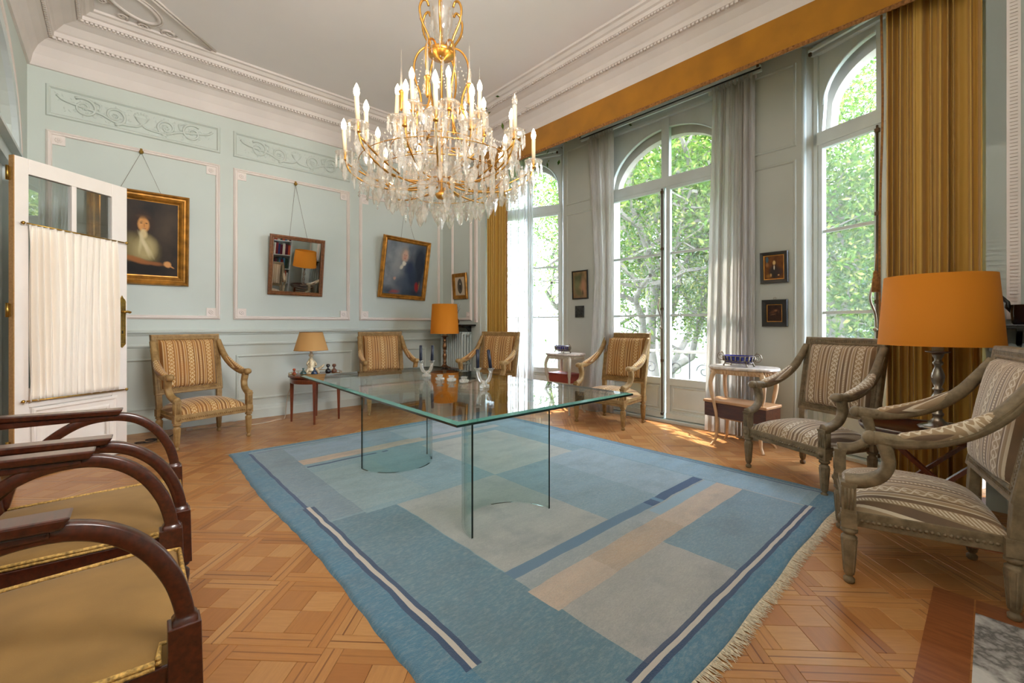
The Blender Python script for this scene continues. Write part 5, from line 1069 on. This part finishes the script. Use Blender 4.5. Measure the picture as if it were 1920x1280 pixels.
# candle arms
ARM = []
for k in range(8): ARM.append((k*pi/4+.15, .30, 2.50, .22, 2.30, 0))
for k in range(8): ARM.append((k*pi/4+.35, .50, 2.31, .18, 2.10, 1))
for k in range(8): ARM.append((k*pi/4-.05, .64, 2.27, .18, 2.06, 2))
for i, (a, r, zc, r0, z0, tier) in enumerate(ARM):
    b = MB(); b.tube(spline([P3(.05, a-.2, z0+.02), P3(r0, a-.05, z0-.02), P3(r*.68, a, z0-.01), P3(r*.93, a, z0+(zc-z0)*.35), P3(r, a, zc-.045)], 6), .0058, 6)
    if tier == 2: b.tube(spline([P3(r*.55, a, z0), P3(r*.8, a, z0+.07), P3(r*.98, a, zc-.07)], 5), .006, 5)
    arm = b.build('arm', 'gold', ch); q = P3(r, a, 0); tl = random.uniform(-.02, .02)
    b = MB(); b.lathe([(.012, zc-.05), (.018, zc-.045), (.008, zc-.03), (.013, zc-.01), (.013, zc+.01), (.010, zc+.015)], (q[0], q[1], 0), 10); b.build('candle_socket', 'gold', arm)
    n = 10; b = MB(); b.lathe([(.010, zc-.03), (.038, zc-.028), (.058, zc-.014), (.066, zc-.002), (.056, zc-.010), (.03, zc-.022)], (q[0], q[1], 0), 14, cap=False); b.build('drip_pan', 'crystal', arm)
    b = MB(); b.tube([(q[0], q[1], zc+.01), (q[0]+tl*.5, q[1], zc+.152)], .0135, 10); b.build('candle_tube', 'candle', arm)
    lit = i not in (17, 22)
    b = MB(); b.lathe([(.008, 0), (.013, .008), (.0175, .026), (.015, .046), (.007, .066), (.001, .078)], (q[0]+tl*.5, q[1], zc+.150), 10)
    b.build('bulb', 'bulb' if lit else 'crystal', arm, label=None if lit else 'unlit clear bulb')
    for j in range(9): aa = j*2*pi/9+i; drop('prism', q[0]+.058*cos(aa), q[1]+.058*sin(aa), zc-.010, 1.15, aa)
    drop('leaf', q[0], q[1], zc-.06, 1.1, a)
# bottom skirts
for (r, z, n, kd, s) in ((.56, 2.17, 30, 'leaf', 1.15), (.50, 2.12, 28, 'leaf', 1.2), (.42, 2.10, 26, 'leaf', 1.3), (.34, 2.05, 22, 'leaf', 1.35), (.25, 2.0, 16, 'leaf', 1.3), (.14, 1.97, 10, 'leaf', 1.2), (.62, 2.18, 26, 'spear', 1.2), (.46, 2.20, 26, 'spear', 1.2), (.38, 2.20, 24, 'prism', 1.4),
        (.34, 2.33, 26, 'prism', 1.5), (.44, 2.28, 22, 'leaf', .9), (.26, 2.49, 20, 'prism', 1.2), (.28, 2.42, 18, 'leaf', .9), (.22, 2.25, 20, 'leaf', 1.1), (.18, 2.36, 16, 'spear', 1.2), (.15, 2.55, 12, 'leaf', .9), (.18, 2.72, 10, 'leaf', .8), (.12, 2.9, 12, 'spear', .9), (.09, 3.06, 10, 'spear', .9), (.10, 3.20, 10, 'spear', .9), (.53, 2.02, 20, 'bead', 1.1), (.30, 2.14, 20, 'spear', 1.2)):
    for k in range(n): drop(kd, *P3(r+random.uniform(-.02, .02), 2*pi*k/n+random.uniform(-.06, .06)+r*7, z+random.uniform(-.03, .02)), s*random.uniform(.8, 1.15), random.uniform(0, 3))
drop('leaf', 0, 0, 1.97, 1.7, 0)
SH = {'prism': [(.001, 0), (.006, -.006), (.001, -.012), (.0045, -.018), (.0065, -.024), (.0065, -.070), (.001, -.080)], 'spear': [(.001, 0), (.007, -.008), (.001, -.016), (.006, -.028), (.009, -.05), (.006, -.08), (.001, -.105)],
      'leaf': [(.001, 0), (.008, -.009), (.001, -.018), (.010, -.028), (.026, -.052), (.017, -.066), (.020, -.078), (.010, -.105), (.001, -.118)], 'bead': [(.001, 0), (.009, -.009), (.001, -.018), (.009, -.027), (.001, -.036)]}
NS = {'prism': 4, 'spear': 5, 'leaf': 6, 'bead': 6}; base = {}
camd = lambda p: p
pend_i.sort(key=lambda q: (q[0] != 'leaf', q[0] != 'spear', random.random()))
MBs = {}
rest = MB()
for i, (kd, x, y, z, s, rz) in enumerate(pend_i):
    sy = .35 if kd == 'leaf' else 1
    if i < 290:
        if kd not in base:
            m = MB(); m.lathe(SH[kd], (0, 0, 0), NS[kd], 1, sy, cap=False); m.sm = [False]*len(m.sm)
            o = m.build('crystal_pendant', 'crystal', ch); base[kd] = o
        else: o = base[kd].copy(); C.objects.link(o)
        o.location = (x, y, z); o.rotation_euler = (0, 0, rz); o.scale = (s, s, s)
    else: rest.lathe([(r*s, q*s) for r, q in SH[kd]], (x, y, z), NS[kd], 1, sy, cap=False)
rest.sm = [False]*len(rest.sm); rest.build('crystal_prisms', 'crystal', ch, kind='stuff')
sw = MB()  # swags of beads between ribs and arms
def swag(p, q, sag, n=14):
    p, q = Vector(p), Vector(q)
    for k in range(n+1):
        u = k/n; c_ = p.lerp(q, u)-Vector((0, 0, sag*4*u*(1-u))); sw.lathe([(.001, .006), (.0055, 0), (.001, -.006)], c_, 5, cap=False)
for k in range(8):
    a, a2 = k*pi/4-.05, (k+1)*pi/4-.05; swag(P3(.62, a, 2.22), P3(.62, a2, 2.22), .09, 18); swag(P3(.30, a+.2, 2.46), P3(.30, a2+.2, 2.46), .06, 12); swag(P3(.17, a, 2.86), P3(.30, a+.2, 2.52), .03, 14); swag(P3(.60, a, 2.22), P3(.32, a+.2, 2.42), .04, 14)
sw.build('bead_swags', 'crystal', ch, kind='stuff')

# ================================================================ OUTSIDE
gr = struct(MB().box((18, 4, -1.25), (26, 50, .1)), 'floor_garden', plain('garden_lawn', (60, 84, 38), .95, var=.2, nscale=2))
b = MB(); b.box((5.35, 2.55, -.15), (1.3, 5.6, .2)); struct(b, 'floor_balcony', 'white')
rl = thing('balcony_railing', 'white balcony railing with iron scrolls outside the French door', 'railing', (5.75, 2.55, 0))
b = MB(); b.box((0, 0, .745), (.06, 5.2, .035)); b.box((0, 0, .02), (.03, 5.2, .03)); b.build('handrail', 'white', rl)
for k in range(14):
    y = -2.5+k*.385; b = MB(); b.tube([(0, y, .03), (0, y, .73)], .009, 6); b.build('baluster', 'black', rl)
    b = MB()
    for s, z in ((1, .5), (-1, .25)): b.tube([(0, y+.19+s*(.10*(1-.8*q/18))*cos(q*.45), z+(.10*(1-.8*q/18))*sin(q*.45)) for q in range(19)], .006, 5)
    b.build('scroll', 'black', rl)
hs = thing('neighbouring_house', 'pale house front half hidden by the garden trees', 'house', (17.5, 2.5, -1.2))
b = MB(); b.box((0, 0, 3.0), (.4, 12, 6.2)); b.build('facade', plain('pale_house_render', (128, 128, 120), .9, var=.04), hs)
b = MB(); b.prism([(-.8, 6.0), (.4, 8.0), (1.2, 6.0)], -6.2, 6.2, lambda a, c, h: (a, h, c)); b.build('roof', plain('grey_roof', (120, 122, 124), .8), hs)
for k in range(5):
    for z in (1.4, 4.1):
        b = MB(); b.box((-.22, -4.6+k*2.3, z), (.08, 1.1, 1.6)); w_ = b.build('window', 'window', hs); b = MB(); b.box((-.25, -4.6+k*2.3, z), (.06, .9, 1.4)); b.build('pane', plain('dark_pane', (90, 104, 112), .1) if 'dark_pane' not in bpy.data.materials else bpy.data.materials['dark_pane'], w_)
t = NT('sunlit_leaf'); t.n.remove(t.b); oi = t.node('ShaderNodeNewGeometry').outputs['Random Per Island']
lc = t.ramp(oi, [(0, lin((54, 82, 32))), (.5, lin((80, 108, 44))), (.8, lin((110, 130, 58))), (1, lin((150, 152, 88)))])
t.l.new(t.node('ShaderNodeMixShader', {0: .55, 1: t.node('ShaderNodeBsdfDiffuse', {'Color': lc}).outputs[0], 2: t.node('ShaderNodeBsdfTranslucent', {'Color': lc}).outputs[0]}).outputs[0], t.out.inputs[0]); M['leaf'] = t.m
M['bark'] = wood('grey_bark', (84, 78, 70), (130, 122, 110), .9, (3, 3, 1), 0, .6)
def tree(x, y, h, cr, nl, seed, label, lsz=.10, lean=(0, 0), low=.2):
    rr = random.Random(seed); rn = np.random.default_rng(seed)
    r = thing('garden_tree', label, 'tree', (x, y, -1.2), 0, 'garden trees'); b = MB(); tips = []
    def branch(p, d, L, rad, lvl):
        pts = [p]; q = Vector(p); dd = Vector(d)
        for k in range(5):
            dd = (dd+Vector((rr.gauss(0, .22), rr.gauss(0, .22), rr.gauss(.05, .12)))).normalized(); q = q+dd*L/5; pts.append(Vector(q))
        b.tube(pts, [rad*(1-.13*k) for k in range(6)], 6 if lvl < 2 else 4, cap=False)
        if lvl >= 3: tips.append(pts[-1]); tips.append(pts[3]); return
        for k in range(4 if lvl else 6):
            i = rr.choice((2, 3, 4, 5)) if lvl else rr.choice((1, 2, 3, 4, 5)); a = rr.uniform(0, 6.28); nd = (dd*.5+Vector((cos(a), sin(a), rr.uniform(-.1, .6)))).normalized(); branch(pts[i], nd, L*rr.uniform(.55, .75), rad*(.55), lvl+1)
    branch(Vector((0, 0, 0)), Vector((lean[0], lean[1], 1)).normalized(), h*.55, h*.022, 0)
    b.build('trunk', 'bark', r)
    T_ = np.array([list(p) for p in tips]); idx = rn.integers(0, len(T_), nl); c_ = T_[idx]+rn.normal(0, cr, (nl, 3))*np.array([1, 1, .55])
    c_ = c_[c_[:, 2] > low*h]; nl = len(c_)
    d1_ = rn.normal(0, 1, (nl, 3)); d1_ /= np.linalg.norm(d1_, axis=1)[:, None]; d2_ = np.cross(d1_, rn.normal(0, 1, (nl, 3))); d2_ /= np.linalg.norm(d2_, axis=1)[:, None]; s = rn.uniform(.6, 1.2, (nl, 1))*lsz
    V = np.stack([c_-d1_*s, c_+d2_*s*.4, c_+d1_*s, c_-d2_*s*.4], 1).reshape(-1, 3)
    me = bpy.data.meshes.new('foliage'); me.vertices.add(len(V)); me.vertices.foreach_set('co', V.ravel()); me.loops.add(nl*4); me.loops.foreach_set('vertex_index', np.arange(nl*4)); me.polygons.add(nl); me.polygons.foreach_set('loop_start', np.arange(nl)*4); me.materials.append(M['leaf']); me.update(calc_edges=True)
    o = bpy.data.objects.new('foliage', me); C.objects.link(o); o.parent = r; o['kind'] = 'stuff'
tree(8.6, 4.6, 8.5, .60, 26000, 1, 'grey-branched tree in front of the French door', .042, (.1, .25))
tree(9.0, 8.6, 8.5, .6, 34000, 2, 'tree seen through the far window', .05)
tree(7.6, 1.25, 7.5, .5, 60000, 3, 'dense green tree outside the right-hand window', .045, (.0, -.1), .12)
tree(10.2, 3.2, 9.5, .7, 34000, 4, 'tree behind the grey-branched one, right of the French door', .055)
tree(11.5, 6.2, 9.5, .8, 36000, 5, 'tall tree deep in the garden, left of the French door', .065)
tree(9.5, -.6, 8, .7, 26000, 6, 'tree deep in the garden beyond the right-hand window', .055)
